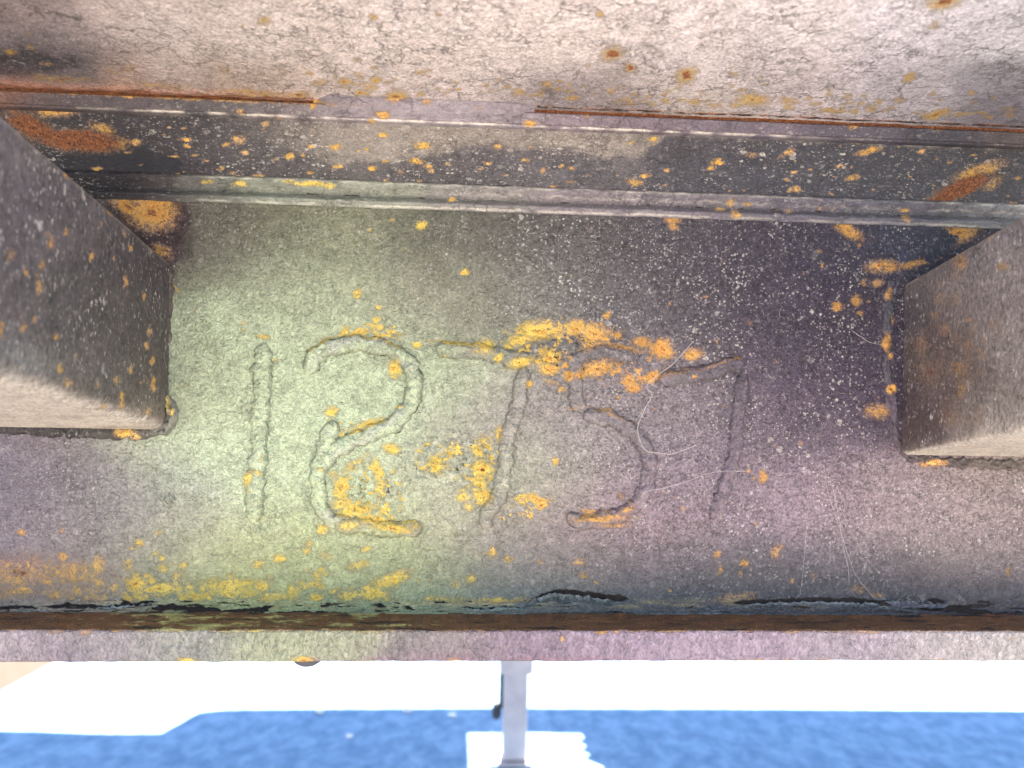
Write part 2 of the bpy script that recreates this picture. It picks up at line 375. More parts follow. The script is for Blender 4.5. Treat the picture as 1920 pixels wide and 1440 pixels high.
# u, v, radius u, radius v, strength, core (0..1), angle in degrees
SPOTS = {
 'deck': [(495,38,15,10,.75,.15,0),(453,48,5,4,.6,0,0),(52,62,9,6,.5,0,20),(55,88,10,6,.7,.2,20),(20,98,12,7,.7,.1,10),(80,118,8,4,.5,0,0),(700,32,9,7,.7,0,0),(823,28,7,6,.6,0,0),(1125,28,10,8,.6,0,0),
  (1148,101,26,16,.75,.75,-20),(1182,127,13,11,.8,.85,20),(1288,141,24,18,.75,.75,-25),(647,155,17,9,.8,.2,0),(707,150,11,9,.75,.1,0),(678,173,18,9,.7,.2,0),(743,180,24,10,.8,.3,0),(790,177,13,9,.6,0,0),(600,155,20,7,.6,.1,0),
  (910,160,9,5,.6,0,0),(930,152,8,5,.55,0,0),(952,163,8,5,.55,0,0),(975,172,14,6,.65,.1,0),(1025,158,13,8,.7,.1,0),(1065,160,8,6,.6,0,0),(1075,185,12,5,.55,0,0),(1088,136,7,4,.5,0,0),
  (1770,3,36,16,.8,.7,-12),(1752,48,13,9,.65,0,-30),(1375,140,10,6,.55,0,0),(1425,145,9,5,.5,0,0),(1370,128,6,4,.5,0,0),(1705,145,17,9,.7,.1,-25),(1772,142,9,4,.3,.6,-15),
  (1410,188,36,14,.75,.15,0),(1340,198,18,6,.6,.1,0),(1480,190,24,8,.65,0,0),(1300,190,20,6,.5,0,0),(1560,208,32,6,.7,.1,0),(1590,180,11,7,.55,0,0),(1685,188,14,9,.6,0,0),(1755,214,32,9,.8,.3,-15),(1250,190,10,6,.6,0,0),(1225,195,9,6,.55,.1,0),
  (1160,190,9,6,.5,0,0),(1180,196,16,5,.6,.2,0),(300,160,70,7,.5,.1,3),(480,172,90,7,.55,.15,3),(120,148,90,6,.5,.2,3),(210,135,24,5,.5,0,0),(560,176,30,7,.6,.3,0),(240,128,16,9,.45,0,0),(420,130,18,8,.4,0,0),(90,122,10,4,.55,0,0),(150,118,6,3,.5,0,0),
  (530,135,9,6,.55,0,0),(580,138,10,6,.6,.05,0),(1390,170,9,6,.6,.1,0),(1640,200,14,6,.55,0,0),(1620,180,7,5,.5,0,0),(1890,205,22,8,.5,.1,0),(1330,60,7,5,.3,0,0),(1480,40,9,6,.3,0,0)],
 'rail': [(150,264,84,22,.46,1.0,4),(60,238,55,20,.5,.95,25),(105,208,48,14,.75,.25,0),(190,240,30,12,.6,.1,20),(253,267,14,6,.75,.15,0),(225,270,20,14,.55,0,0),(315,240,6,3,.75,0,0),(345,240,7,3,.75,0,0),(347,262,15,5,.8,.1,0),(352,274,12,4,.75,0,0),(307,252,4,3,.7,0,0),
  (448,262,14,10,.8,.15,0),(423,271,9,5,.7,0,0),(460,286,11,6,.75,.1,0),(498,232,12,6,.7,0,0),(545,294,12,8,.8,.1,0),(583,275,9,5,.7,0,0),(628,276,15,7,.8,.15,0),(633,312,11,5,.75,.1,0),(582,323,9,4,.7,.1,0),(517,300,5,3,.7,0,0),(325,292,14,3,.65,0,0),(365,291,9,4,.65,0,0),
  (385,300,10,3,.6,0,0),(412,315,9,5,.6,0,0),(437,325,9,4,.7,0,0),(447,333,13,4,.75,0,0),(483,331,18,4,.75,0,0),(182,316,11,5,.75,.2,0),(205,331,26,5,.55,.2,0),(253,338,9,6,.6,.2,0),(238,285,8,4,.6,0,0),(180,340,12,5,.5,.1,0),(265,311,7,3,.5,0,0),
  (718,253,11,6,.8,.15,0),(792,273,16,8,.85,.2,0),(782,303,13,6,.85,.15,0),(802,313,10,5,.8,.1,0),(698,315,11,5,.8,.2,0),(723,302,7,4,.65,0,0),(725,341,8,4,.75,.1,0),(777,348,7,5,.7,0,0),(752,321,9,5,.5,0,0),(840,309,7,4,.65,0,0),(914,307,10,5,.75,0,0),(933,276,10,6,.75,.1,0),(748,287,5,3,.6,0,0),(673,284,6,3,.5,0,0),
  (986,300,8,5,.75,0,0),(1020,320,9,5,.7,.1,0),(1053,310,7,4,.7,0,0),(1073,317,8,4,.7,0,0),(1040,351,9,5,.8,.2,0),(888,357,6,3,.6,0,0),(900,317,8,4,.55,0,0),(1223,261,11,6,.75,.1,0),(1211,329,12,6,.7,.1,0),(1190,342,18,8,.6,0,15),(1070,342,12,5,.5,0,0),(1160,330,6,3,.5,0,0),(1250,320,7,4,.6,0,0),
  (1345,304,13,6,.8,.2,-10),(1333,316,10,5,.75,.1,-10),(1480,285,12,7,.75,.1,-15),(1466,296,12,5,.5,0,-20),(1410,291,14,6,.55,.1,0),(1605,264,13,6,.8,.25,0),(1628,283,28,8,.8,.6,-12),(1728,284,10,5,.75,.1,-10),(1597,333,15,7,.75,.2,-10),(1490,355,14,6,.75,.2,-12),(1575,312,8,5,.7,0,-15),(1490,323,9,4,.7,0,-10),(1475,337,6,3,.65,0,0),
  (1610,378,13,6,.75,.3,-10),(1490,377,14,4,.6,0,-12),(1520,318,7,3,.5,0,0),(1800,354,70,18,.42,1.0,-25),(1835,322,60,16,.65,.2,-20),(1860,345,30,12,.5,.1,-30),(1908,333,10,5,.6,0,0),(1780,305,7,4,.5,.2,0),(1400,255,26,5,.6,.2,3),(1820,263,16,7,.6,0,0),(1855,270,18,7,.65,.1,0),(1885,274,10,6,.6,.1,0),(1900,380,12,5,.5,.1,0),(1560,365,8,3,.4,0,0)],
 'edge': [(300,180,300,5,.65,.4,2.6),(100,166,130,7,.6,.7,3),(450,190,12,4,.6,0,0),(588,190,8,12,.7,.2,0),(717,215,13,7,.8,.2,0),(698,229,10,5,.75,.2,0),(995,232,13,6,.75,.1,0),(800,192,12,6,.45,0,0),(900,200,12,5,.35,0,0),(450,210,6,5,.75,0,0),(520,222,8,3,.6,0,0),(1100,216,8,5,.5,.1,0),(1600,235,10,6,.6,.1,0),(1380,218,10,4,.5,.1,0),(1760,240,16,5,.5,.2,0),(1905,240,20,6,.7,.3,0),(10,165,50,6,.6,.9,0)],
 'ridge': [(580,345,36,5,.75,.1,2),(450,345,14,6,.7,0,0),(390,341,12,4,.6,0,0),(540,340,12,4,.65,0,0),(620,349,8,5,.75,.1,0),(848,375,9,5,.7,.1,0),(1380,402,9,8,.65,.2,0),(1350,393,10,4,.6,.1,0),(1370,380,9,7,.65,.1,0),(1400,383,10,4,.55,0,0),(1480,397,8,4,.5,0,0),(1535,392,6,4,.5,0,0),(1700,410,9,6,.6,.2,0),(1560,392,6,4,.4,0,0),(1695,393,10,5,.6,.2,0)],
 'web': [(790,423,9,8,.8,.05,0),(735,415,5,4,.6,0,0),(872,510,8,8,.8,.05,0),(670,551,9,8,.8,.1,0),(710,576,6,5,.8,0,0),(705,600,7,6,.8,0,0),(708,613,14,6,.75,0,0),(1258,410,16,9,.8,.25,10),(1261,424,9,7,.75,.2,0),
  (455,605,4,4,.7,0,0),(455,619,4,3,.7,0,0),(515,675,4,5,.75,.1,0),(493,632,13,4,.75,0,0),(465,897,7,15,.8,.25,15),(482,886,14,4,.7,.1,25),(463,920,4,12,.55,0,0),(647,623,8,7,.85,.15,0),(673,622,8,7,.8,.1,0),(655,629,50,4,.55,0,-8),(720,628,30,5,.6,0,14),(740,690,11,17,.85,.35,0),(782,648,9,6,.8,0,0),
  (690,795,36,6,.7,0,-18),(622,772,12,8,.8,.05,0),(735,842,15,9,.85,.2,10),(665,868,32,6,.6,.1,-36),
  (818,872,16,17,.8,.4,0),(842,850,22,4,.7,.1,-6),(897,845,10,12,.8,.35,0),(905,880,18,16,.85,.45,0),(868,930,12,12,.75,.25,0),(905,932,18,16,.8,.3,0),(880,950,12,10,.6,.1,0),(898,905,14,10,.75,.2,0),(935,815,8,16,.6,.05,0),(905,825,8,7,.65,.1,0),
  (707,882,9,22,.8,.2,-12),(715,915,9,20,.8,.25,8),(700,950,20,4,.5,.2,-35),(640,915,14,26,.75,.25,10),(665,957,30,14,.85,.4,0),(640,945,18,12,.75,.3,0),(700,975,40,8,.75,.2,6),(655,985,20,10,.8,.3,-10),(735,990,40,8,.75,.3,6),(606,994,10,9,.8,.2,0),(600,880,6,4,.7,0,0),(625,890,10,8,.55,0,0),(775,985,20,7,.55,.1,0),(660,880,12,8,.5,.1,0),
  (1005,620,32,17,.9,.3,-8),(1042,621,18,11,.8,.25,0),(1080,616,22,13,.9,.3,0),(1113,626,26,18,.9,.3,10),(977,637,22,11,.8,.1,-12),(955,650,10,5,.75,.2,0),(912,650,14,12,.8,.1,0),(935,672,9,8,.85,.2,-30),(975,680,24,11,.85,.25,-15),(1031,672,18,15,.9,.15,0),(1028,692,18,11,.85,.3,0),(1066,705,11,9,.85,.3,0),(1088,703,8,7,.8,.2,0),
  (1120,692,34,13,.85,.3,-15),(1105,645,12,12,.8,.2,0),(1160,650,50,5,.6,0,11),(1205,642,15,10,.75,.05,0),(1243,655,20,17,.95,.25,0),(1158,629,7,8,.75,0,30),(1137,591,7,6,.7,.1,0),(1222,707,20,10,.85,.3,-10),(1180,714,14,11,.8,.35,40),(1190,728,14,8,.8,.25,-10),(1053,731,9,5,.7,.2,0),(1035,718,22,4,.5,.1,20),(992,720,6,6,.7,0,0),
  (1300,665,16,11,.9,.35,0),(1302,706,4,4,.75,.2,0),(1260,700,50,6,.45,0,-12),(1345,683,40,4,.45,0,-18),(860,645,60,4,.6,0,6),(905,660,30,8,.45,0,5),(1075,765,10,4,.5,0,0),(1140,775,60,4,.4,0,20),
  (1042,864,6,8,.8,.2,0),(980,932,16,5,.8,.3,-20),(1008,938,22,7,.8,.4,22),(1015,948,12,6,.85,.6,0),(1130,972,50,7,.75,.2,-3),(1110,965,22,8,.6,.1,20),(1175,955,14,8,.6,.1,-20),(1150,985,40,5,.5,.1,0),(1430,893,8,14,.7,.3,20),(1401,883,5,5,.7,.2,0),(1165,930,8,7,.45,0,0),
  (1590,431,28,11,.75,.35,35),(1800,437,34,18,.75,.25,-20),(1750,428,20,12,.6,.1,0),(1655,500,32,11,.75,.35,0),(1720,492,50,8,.6,.1,-16),(1690,470,12,8,.3,0,0),(1570,575,10,9,.8,.15,0),(1605,565,8,10,.7,.1,0),(1627,565,4,4,.6,.1,0),(1612,587,6,4,.6,.1,0),(1620,530,7,6,.6,.1,0),(1645,530,11,7,.7,.2,0),(1650,772,26,13,.8,.25,0),(1322,556,5,4,.5,0,0),(1535,472,8,5,.45,.1,0),(1405,605,6,6,.4,0,0),
  (285,398,40,32,.85,.35,0),(240,388,34,14,.75,.5,30),(310,420,24,14,.5,.1,0),(325,540,14,4,.6,.1,30),(305,470,20,10,.6,.4,30),
  (40,1075,80,34,.55,.25,0),(140,1075,60,26,.5,.1,0),(185,1060,14,18,.6,.1,0),(20,1112,60,14,.45,.1,0),(120,1110,90,14,.42,0,0),(255,1095,18,16,.85,.2,0),(300,1104,50,8,.85,.25,0),(365,1118,26,9,.75,.15,0),(430,1098,52,14,.75,.1,0),(430,1112,26,9,.85,.25,0),(490,1100,14,12,.8,.2,0),(515,1119,22,6,.8,.2,0),(548,1110,10,14,.7,.1,0),(592,1120,14,6,.8,.3,0),
  (655,1116,24,9,.8,.3,0),(700,1112,28,13,.85,.2,0),(735,1086,36,12,.8,.15,-20),(670,1060,20,8,.65,.15,-15),(685,1030,11,5,.65,.1,-20),(240,1060,8,12,.55,.1,0),(262,1018,12,6,.65,0,20),(250,1028,6,4,.6,0,0),(40,998,9,6,.65,.2,0),(115,993,5,5,.5,0,0),(882,1086,9,9,.65,.15,0),(855,1095,9,9,.5,.1,0),(952,1048,8,7,.65,.2,0),(923,1036,7,12,.65,.1,0),(910,1040,12,3,.5,0,0),(1085,1054,14,7,.6,.15,0),(1012,1052,7,8,.45,0,0),(1092,1078,9,8,.5,0,0),(1118,1093,6,5,.45,0,0),
  (1345,1040,8,7,.6,.25,0),(1395,1056,8,7,.6,.2,0),(1350,1070,5,9,.55,.1,0),(1388,1076,4,7,.5,.1,0),(1455,1035,9,16,.55,.1,20),(1463,1025,4,5,.6,.2,0),(1485,1092,6,6,.5,.1,0),(1527,1080,6,5,.5,.1,0),(1610,1105,20,8,.4,.1,0),(1645,1115,12,6,.5,.1,0),(1890,1070,6,10,.4,.2,0),(1380,1120,40,9,.5,.05,-8),(830,1124,50,6,.5,.1,0),(940,1125,70,5,.55,.1,0)],
 'lip': [(352,1240,18,6,.85,.2,0),(568,1238,18,7,.9,.25,0),(850,1240,16,5,.7,.1,0),(1053,1198,5,5,.8,.2,0),(1390,1242,50,3.5,.9,.1,0),(1480,1240,10,5,.85,.3,0),(1530,1241,60,3,.7,.1,0),(1762,1241,9,4,.8,.2,0),(1700,1243,90,2,.55,.1,0),(160,1185,14,6,.6,.1,0),(100,1183,24,4,.5,0,0),(700,1183,40,4,.55,.1,0),(1130,1184,14,5,.65,.1,0),(1155,1186,8,4,.6,.1,0),(300,1182,60,3,.5,0,0),(500,1182,60,3,.5,.1,0),(1480,1184,26,4,.55,.15,0),(1620,1184,40,4,.5,.1,0),(960,1212,3,4,.4,0,0),(850,1183,30,3,.4,.1,0),(1900,1200,4,3,.5,0,0)],
 'arm': [(97,455,9,16,.7,0,10),(20,478,9,14,.6,0,0),(50,507,7,11,.7,0,0),(73,538,8,16,.75,.1,0),(235,528,6,15,.8,.25,0),(80,497,7,10,.65,0,0),(172,481,6,11,.8,.1,0),(272,555,4,9,.8,.2,0),(213,487,3,9,.7,.1,0),(280,622,5,11,.85,.3,0),(275,650,6,9,.85,.3,0),(287,676,6,9,.75,.3,0),(38,596,5,8,.65,.1,0),(43,613,9,12,.75,.15,0),(65,600,7,9,.7,.1,0),(2,618,7,22,.65,.1,0),(105,632,9,9,.65,.1,0),(112,692,7,11,.8,.2,0),(127,717,8,8,.8,.3,0),(245,693,4,10,.75,.2,0),(220,712,7,10,.65,.1,20),(228,752,7,20,.75,.2,5),(195,763,10,5,.65,0,-30),(287,720,6,16,.85,.4,0),(280,772,5,10,.7,.2,0),(264,716,3,4,.7,.1,0),(274,716,3,4,.7,.1,0),(186,722,4,9,.6,.1,0),
   (125,435,5,9,.75,.1,0),(22,228,8,18,.7,.1,-20),(82,280,7,14,.7,.1,-20),(125,325,6,14,.7,.1,-15),(92,440,9,10,.4,0,0),(70,515,6,7,.5,0,0),(200,545,3,6,.5,0,0),(205,398,4,9,.75,.1,-10),(235,440,4,9,.5,0,0),(142,668,4,7,.5,0,0),(30,690,5,9,.45,0,0),(160,580,3,6,.45,0,0),(245,465,4,10,.7,.1,-10),(190,420,4,8,.6,.1,-10),(172,474,4,8,.6,0,0),
   (1728,648,18,28,.42,.15,0),(1770,620,18,16,.42,.15,0),(1800,692,22,26,.4,.1,0),(1762,560,16,18,.38,.05,0),(1790,560,18,20,.35,0,0),(1745,700,40,40,.36,.2,0),(1780,780,40,30,.32,.2,0),(1880,500,14,10,.55,0,0),(1800,490,20,24,.55,.3,10),(1850,440,30,12,.5,.2,-30),(1900,400,30,10,.55,.2,-30),(1820,600,10,8,.5,0,0),(1860,610,9,8,.4,0,0),(1760,530,8,6,.5,.1,0)],
 'weld': [(305,756,12,14,.85,.1,30),(322,772,5,8,.8,.1,0),(292,715,5,16,.7,.3,0),(235,812,20,8,.75,.1,0),(255,820,8,5,.7,.1,0),(1667,550,7,12,.65,.1,0),(1662,642,9,16,.7,.2,0),(1668,667,7,7,.7,.2,0),(1675,600,4,12,.5,.2,0),(1672,730,9,8,.85,.35,0),(1650,772,16,10,.8,.2,0),(1665,833,8,5,.8,.2,0),(1672,845,9,5,.85,.1,0),(1755,868,18,6,.85,.4,0),(1740,872,26,5,.6,.1,0),(1690,775,6,8,.5,.1,0)],
}
for _ in range(150):
    u = RNG.uniform(600, 1900); v = 150 + (u - 600) * 0.045 + RNG.exponential(14) * -1 + 14
    r = RNG.uniform(3, 8); SPOTS['deck'].append((u, v, r * 1.5, r * .8, RNG.uniform(.4, .68), 0, 0))
for _ in range(45):
    u = RNG.uniform(230, 1900); v = 252 + (u - 600) * 0.03 + RNG.uniform(-10, 95)
    r = RNG.uniform(2, 4.5); SPOTS['rail'].append((u, v, r * 1.6, r * .8, RNG.uniform(.45, .7), RNG.choice([0, .1]), -6))
for _ in range(70):
    u = RNG.uniform(340, 1660); v = RNG.uniform(420, 1110); r = RNG.uniform(2, 4.5)
    SPOTS['web'].append((u, v, r, r, RNG.uniform(.4, .62), 0, 0))
for _ in range(150):
    u = RNG.triangular(0, 300, 830); v = 1100 - RNG.exponential(22) + 24; r = RNG.uniform(4, 12)
    SPOTS['web'].append((u, min(v, 1122), r, r * .8, RNG.uniform(.45, .7), RNG.choice([0, 0, .15]), 0))
for _ in range(28):
    u = RNG.normal(1790, 50); v = RNG.normal(660, 70); r = RNG.uniform(8, 22)
    SPOTS['arm'].append((u, v, r, r * 1.2, RNG.uniform(.25, .42), 0, 0))
def wear_fields(keys, U, V, warp=1.0):
    rust = np.zeros(U.shape); core = np.zeros(U.shape)
    du = fbm(U / 22.0, V / 16.0, 31, 3) * 7 * warp; dv = fbm(U / 22.0, V / 16.0, 77, 3) * 5 * warp
    Uw = U + du; Vw = V + dv
    for key in keys:
        kr, ks = {'deck': (.85, .92), 'rail': (.82, .90), 'arm': (.85, .85)}.get(key, (1.0, 1.0))
        for (a, b, ru, rv, s, c, ang) in SPOTS[key]:
            if c < .9: ru, rv, s = ru * kr, rv * kr, s * ks
            c = 0 if c < .15 else (c * (.7 if key != 'deck' else 1.25) if c < .7 else min(c, .89) if c < .9 else c)
            R = max(ru, rv) * 2.4 + 12
            m = (np.abs(U - a) < R) & (np.abs(V - b) < R)
            if not m.any(): continue
            x = Uw[m] - a; y = Vw[m] - b
            ca, sa = math.cos(rad(ang)), math.sin(rad(ang))
            p = (x * ca + y * sa) / ru; q = (-x * sa + y * ca) / rv
            d = np.sqrt(p * p + q * q)
            f = np.clip(1.28 - 0.72 * d, 0, 1) * s
            rust[m] = np.maximum(rust[m], f)
            if c > 0:
                sz = 0.42 + 0.5 * c if c < 0.9 else 1.32
                core[m] = np.maximum(core[m], np.clip(1.1 - d / sz, 0, 1) * min(1, 0.40 + 0.6 * c))
    return rust, core
def tw(key, keys, P, spk=0.7, gain=None):
    U, V = project(P)
    T = tint_field(key, U, V)
    r, c = wear_fields(keys, U, V)
    W = np.stack([r, c, np.zeros(U.shape), np.full(U.shape, spk)], -1)
    return U, V, T, W

# ------------------------------------------------------------------ the ground
def sheet(name, x0, x1, y0, y1, z, mat, nx=2, ny=2):
    X, Y = np.meshgrid(np.linspace(x0, x1, nx), np.linspace(y0, y1, ny))
    P = np.stack([X, Y, np.full(X.shape, z)], -1)
    o = raw_mesh(name, P.reshape(-1, 3), grid_faces(ny, nx), mat)
    return tag(o, kind='structure')
sheet('ground', -600, 600, -600, 600, 0.0, M_GROUND)
sheet('bounce_sheet', -40, 40, -30, 1.1, 0.004, M_BOUNCE)  # unseen tan sheet, added to bounce warm light onto the steel

# ------------------------------------------------------------------ the steel frame: section heights measured from the camera height
ZC = CAM[2]; D = 0.370
Z_DECK = ZC + 0.1315
Z_WT = ZC + 0.0867; Z_WB = ZC - 0.1105; Y_LIP = 0.3363; Z_LB = ZC - 0.1256
X0, X1 = -0.31, 0.34
frame = empty('steel_frame', (0.0, D, Z_LB), 'weathered grey painted steel frame of a trailer with rust and a welded number', 'trailer frame')
ext = 0.004 * np.cumsum(1.09 ** np.arange(36))                     # the frame runs on past both sides of the picture
xs = np.concatenate([X0 - ext[::-1], np.linspace(X0, X1, 820), X1 + ext]); NX = len(xs)

# --- web plate with fillet down to the bottom flange
prof = []
for z in np.arange(Z_WT + 0.004, Z_WB + 0.012, -0.00072): prof.append((D, z))
rf = 0.012
for a in np.linspace(0, 80, 34): prof.append((D - rf * (1 - math.cos(rad(a))), Z_WB + 0.0115 - rf * math.sin(rad(a)) ))
prof = np.array(prof)
P = np.zeros((len(prof), NX, 3)); P[..., 0] = xs[None, :]; P[..., 1] = prof[:, 0][:, None]; P[..., 2] = prof[:, 1][:, None]
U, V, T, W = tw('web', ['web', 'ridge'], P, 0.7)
# dust and grain: more to the right and above, less on the greenish patch
grain = 0.30 + 0.70 * sstep(820, 1120, U + (600 - V) * 0.35)
grain = np.where(U < 330, 0.5, grain); W[..., 3] = np.clip(grain, 0.46, 1)
W[..., 3] *= 1 - 0.55 * sstep(980, 1080, V)
def spots_blob(L):
    z = np.zeros(U.shape)
    for (a, b, ru, rv) in L: z = np.maximum(z, np.clip(1.25 - ((U - a) / ru) ** 2 - ((V - b) / rv) ** 2, 0, 1))
    return z
rz = spots_blob([(690, 930, 75, 75), (690, 980, 100, 24), (905, 880, 40, 75), (830, 860, 60, 40), (1060, 645, 130, 55), (1180, 690, 80, 40), (640, 800, 40, 24), (1000, 938, 40, 16), (1130, 970, 80, 16), (700, 620, 70, 16), (470, 900, 22, 22), (960, 960, 60, 20)])
vein = np.clip(1 - np.abs(fbm(U / 34, V / 30, 501, 4)) / 0.095, 0, 1) * sstep(-0.35, 0.1, fbm(U / 45, V / 45, 502, 2))
W[..., 0] = np.maximum(W[..., 0], 0.80 * vein * np.clip(rz * 1.4, 0, 1))
W[..., 0] = np.maximum(W[..., 0], np.clip(rz * 1.3, 0, 1) * (0.30 + 0.55 * sstep(0.10, 0.34, fbm(U / 17, V / 15, 510, 4, 0.65))) * sstep(0.06, 0.22, fbm(U / 17, V / 15, 510, 4, 0.65)))
W[..., 2] = np.maximum(W[..., 2], 0.62 * np.clip(1 - np.abs(fbm(U / 34, V / 30, 501, 4)) / 0.018, 0, 1) * rz * sstep(-0.1, 0.2, fbm(U / 50, V / 50, 503, 2)))
# the peeled dark patch at the right, with a torn edge
pe = ((U - 1715) / 78) ** 2 + ((V - 452 - (U - 1715) * 0.05) / 40) ** 2 + fbm(U / 30, V / 22, 5, 4) * 0.9
pm = sstep(1.0, 0.8, pe)[..., None]
T = T * (1 - pm) + lin((40, 42, 58)) * pm
edge_m = np.exp(-((pe - 1.0) / 0.10) ** 2); W[..., 2] = np.maximum(W[..., 2], edge_m * 0.62 * (V > 470))
W[..., 0] *= 1 - pm[..., 0]
# contact shadow of the left arm's top, painted into the plate colour
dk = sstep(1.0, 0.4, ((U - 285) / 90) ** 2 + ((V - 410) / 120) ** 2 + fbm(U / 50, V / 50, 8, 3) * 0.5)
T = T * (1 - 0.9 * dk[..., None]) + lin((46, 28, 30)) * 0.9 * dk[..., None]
# flaking along the foot of the web
fl = fbm(U / 95.0, V / 11.0, 3, 5, 0.6)
fl2 = fbm(U / 30.0, V / 6.0, 13, 4, 0.6)
zone = sstep(1118, 1136, V + fl2 * 8) * (1 - 0.0 * U)
side = np.interp(U, [0, 240, 300, 640, 760, 960, 1150, 1400, 1530, 1800, 1920], [.42, .40, .46, .40, .28, .20, .28, .20, .40, .46, .3])
chips = zone * sstep(0.50 - side, 0.62 - side, fl + 0.35 * fl2)
W[..., 2] = np.maximum(W[..., 2], chips)
TEARS = [([(0,1139),(40,1137),(70,1140)],2.2),([(88,1139),(130,1134),(200,1139),(250,1135),(292,1128)],3.2),([(0,1149),(60,1150),(108,1151)],4.2),([(196,1152),(222,1150)],4),([(285,1141),(320,1138),(350,1143),(392,1143),(424,1151)],5.5),([(360,1149),(450,1147),(500,1140),(512,1136)],4.5),
 ([(420,1151),(520,1151),(560,1149),(600,1150),(640,1151),(760,1151),(830,1152)],3.2),([(698,1134),(724,1137)],3.6),([(736,1138),(748,1137)],3),([(757,1137),(768,1139),(778,1144)],4),([(664,1144),(682,1145)],2.5),([(820,1146),(838,1147)],2.5),([(866,1139),(892,1143),(940,1141),(957,1137)],3.4),([(969,1140),(977,1140)],2.5),
 ([(1003,1123),(1030,1115),(1050,1109),(1080,1112),(1120,1117),(1178,1122)],5.0),([(1142,1146),(1180,1151),(1216,1146)],1.8),([(1378,1130),(1450,1127),(1530,1124),(1600,1125),(1650,1131)],4.0),([(1538,1127),(1580,1127)],6),([(1608,1128),(1640,1130)],3),([(1716,1136),(1790,1141),(1864,1152)],6.0),([(1740,1125),(1770,1128)],5),([(1864,1151),(1920,1148)],3.0),([(1290,1138),(1300,1137)],3),([(1328,1137),(1336,1137)],3),([(1450,1152),(1500,1155),(1600,1152),(1700,1156)],1.8),([(228,1124),(236,1128),(238,1134)],3.0)]
tear = np.zeros(U.shape)
Vj = V + 4.0 * fbm(U / 10, V / 8, 505, 4); Uj = U + 4 * fbm(U / 12, V / 12, 506, 3)
for pth, hw in TEARS:
    p_ = np.array(pth, float); sel = (U > p_[0, 0] - 20) & (U < p_[-1, 0] + 20) & (V > 1095)
    if not sel.any(): continue
    uu = Uj[sel]; vc = np.interp(uu, p_[:, 0], p_[:, 1])
    endf = np.clip((uu - p_[0, 0] + 2) / 14, 0, 1) * np.clip((p_[-1, 0] + 2 - uu) / 14, 0, 1)
    w_ = hw * endf * (1 + 0.5 * fbm(uu / 30, uu * 0 + hw, 507, 3))
    tear[sel] = np.maximum(tear[sel], sstep(0.6, -0.6, (np.abs(Vj[sel] - vc) - w_) / 1.6) * (endf > 0.02))
W[..., 2] = np.maximum(W[..., 2] * 0.8, tear * 0.95)
# ochre stain along the torn edge
och = np.exp(-((V - 1133 + 4 * fbm(U / 80, V * 0, 508, 3)) / 8.0) ** 2) * sstep(-0.2, 0.25, fbm(U / 60, V / 8, 509, 4)) * np.interp(U, [0, 300, 700, 960, 1100, 1180, 1400, 1700], [.4, .6, .7, .9, .1, .8, .7, .2])
T = T * (1 - 0.6 * och[..., None]) + lin((168, 146, 98)) * 0.6 * och[..., None]
brl = np.interp(U, [0, 110, 240, 330, 420, 830, 1150, 1400, 1500, 1700, 1920], [1155, 1153, 1152, 1150, 1151, 1152, 1153, 1156, 1159, 1156, 1153])
br = sstep(0, 5, V - brl + fl * 10 + fl2 * 4)                     # bare brown steel of the root
keep = sstep(0.05, 0.25, fbm(U / 70, V / 9, 41, 5, 0.65)) * np.interp(U, [150, 260, 640, 820], [0, 1, 1, 0])
br2 = br * (1 - keep)
T = T * (1 - br2[..., None]) + lin((84, 56, 34)) * br2[..., None]
W[..., 2] *= 1 - br2 * 0.6
W[..., 0] *= 1 - br2
crust = (br * keep)[..., None]; T = T * (1 - crust) + lin((170, 160, 96)) * crust
# relief of the sheet
h = 0.00022 * fbm(P[..., 0] * 220, P[..., 2] * 220, 2, 4) + 0.0006 * fbm(P[..., 0] * 18, P[..., 2] * 22, 6, 3)
# blistered paint inside the number
def blob(u, v, ru, rv): return np.clip(1 - ((U - u) / ru) ** 2 - ((V - v) / rv) ** 2, 0, 1)
bm_ = np.clip(blob(820, 860, 110, 70) + blob(680, 930, 90, 80) + blob(905, 900, 50, 90) + blob(1010, 650, 130, 45) + blob(1120, 665, 120, 60), 0, 1)
f1, rid = worley(P[..., 0] * 420, P[..., 2] * 420, 4)
h += bm_ * 0.0019 * np.clip(1 - f1 * (1.5 + rid), 0, 1) ** 0.7 * (rid > 0.4)
W[..., 2] = np.maximum(W[..., 2], 0.47 * sstep(0.3, 0.8, bm_) * (rid > 0.55) * np.exp(-((f1 * (1.5 + rid) - 1.0) / 0.16) ** 2) * sstep(-0.1, 0.3, fbm(U / 30, V / 30, 504, 2)))
h += bm_ * 0.0009 * np.abs(fbm(P[..., 0] * 260, P[..., 2] * 260, 21, 3))
W[..., 2] = np.maximum(W[..., 2], 0.55 * bm_ ** 0.5 * (np.abs(fbm(U / 26, V / 22, 90, 3)) < 0.022) * (fbm(U / 60, V / 60, 33, 2) > 0.05))
# weld spatter
for (a, b, r) in [(798, 1048, 5), (1165, 930, 6), (1180, 1000, 5), (1070, 1002, 7), (1062, 1006, 5), (1033, 992, 4), (950, 962, 4), (1075, 680, 16), (1000, 655, 12), (484, 1000, 16), (545, 1030, 7), (760, 850, 5), (700, 890, 4), (845, 810, 6), (1095, 645, 12), (770, 770, 5), (318, 935, 9), (640, 760, 5)]:
    d = np.hypot(U - a, V - b) / r; h += 0.00026 * r ** 0.5 * 1.6 * np.clip(1 - d * d, 0, 1) ** 0.6
    W[..., 2] = np.maximum(W[..., 2], 0.46 * np.exp(-((d - 1.05) / 0.18) ** 2) * (r < 13))
P[..., 1] -= h
P[..., 1] -= 0.0012 * fl2 * zone - 0.0016 * tear
P[..., 2] -= 0.0006 * tear
web = solid_grid('web_plate', P, (0, 0.012, 0), M_WEB, frame, T, W)
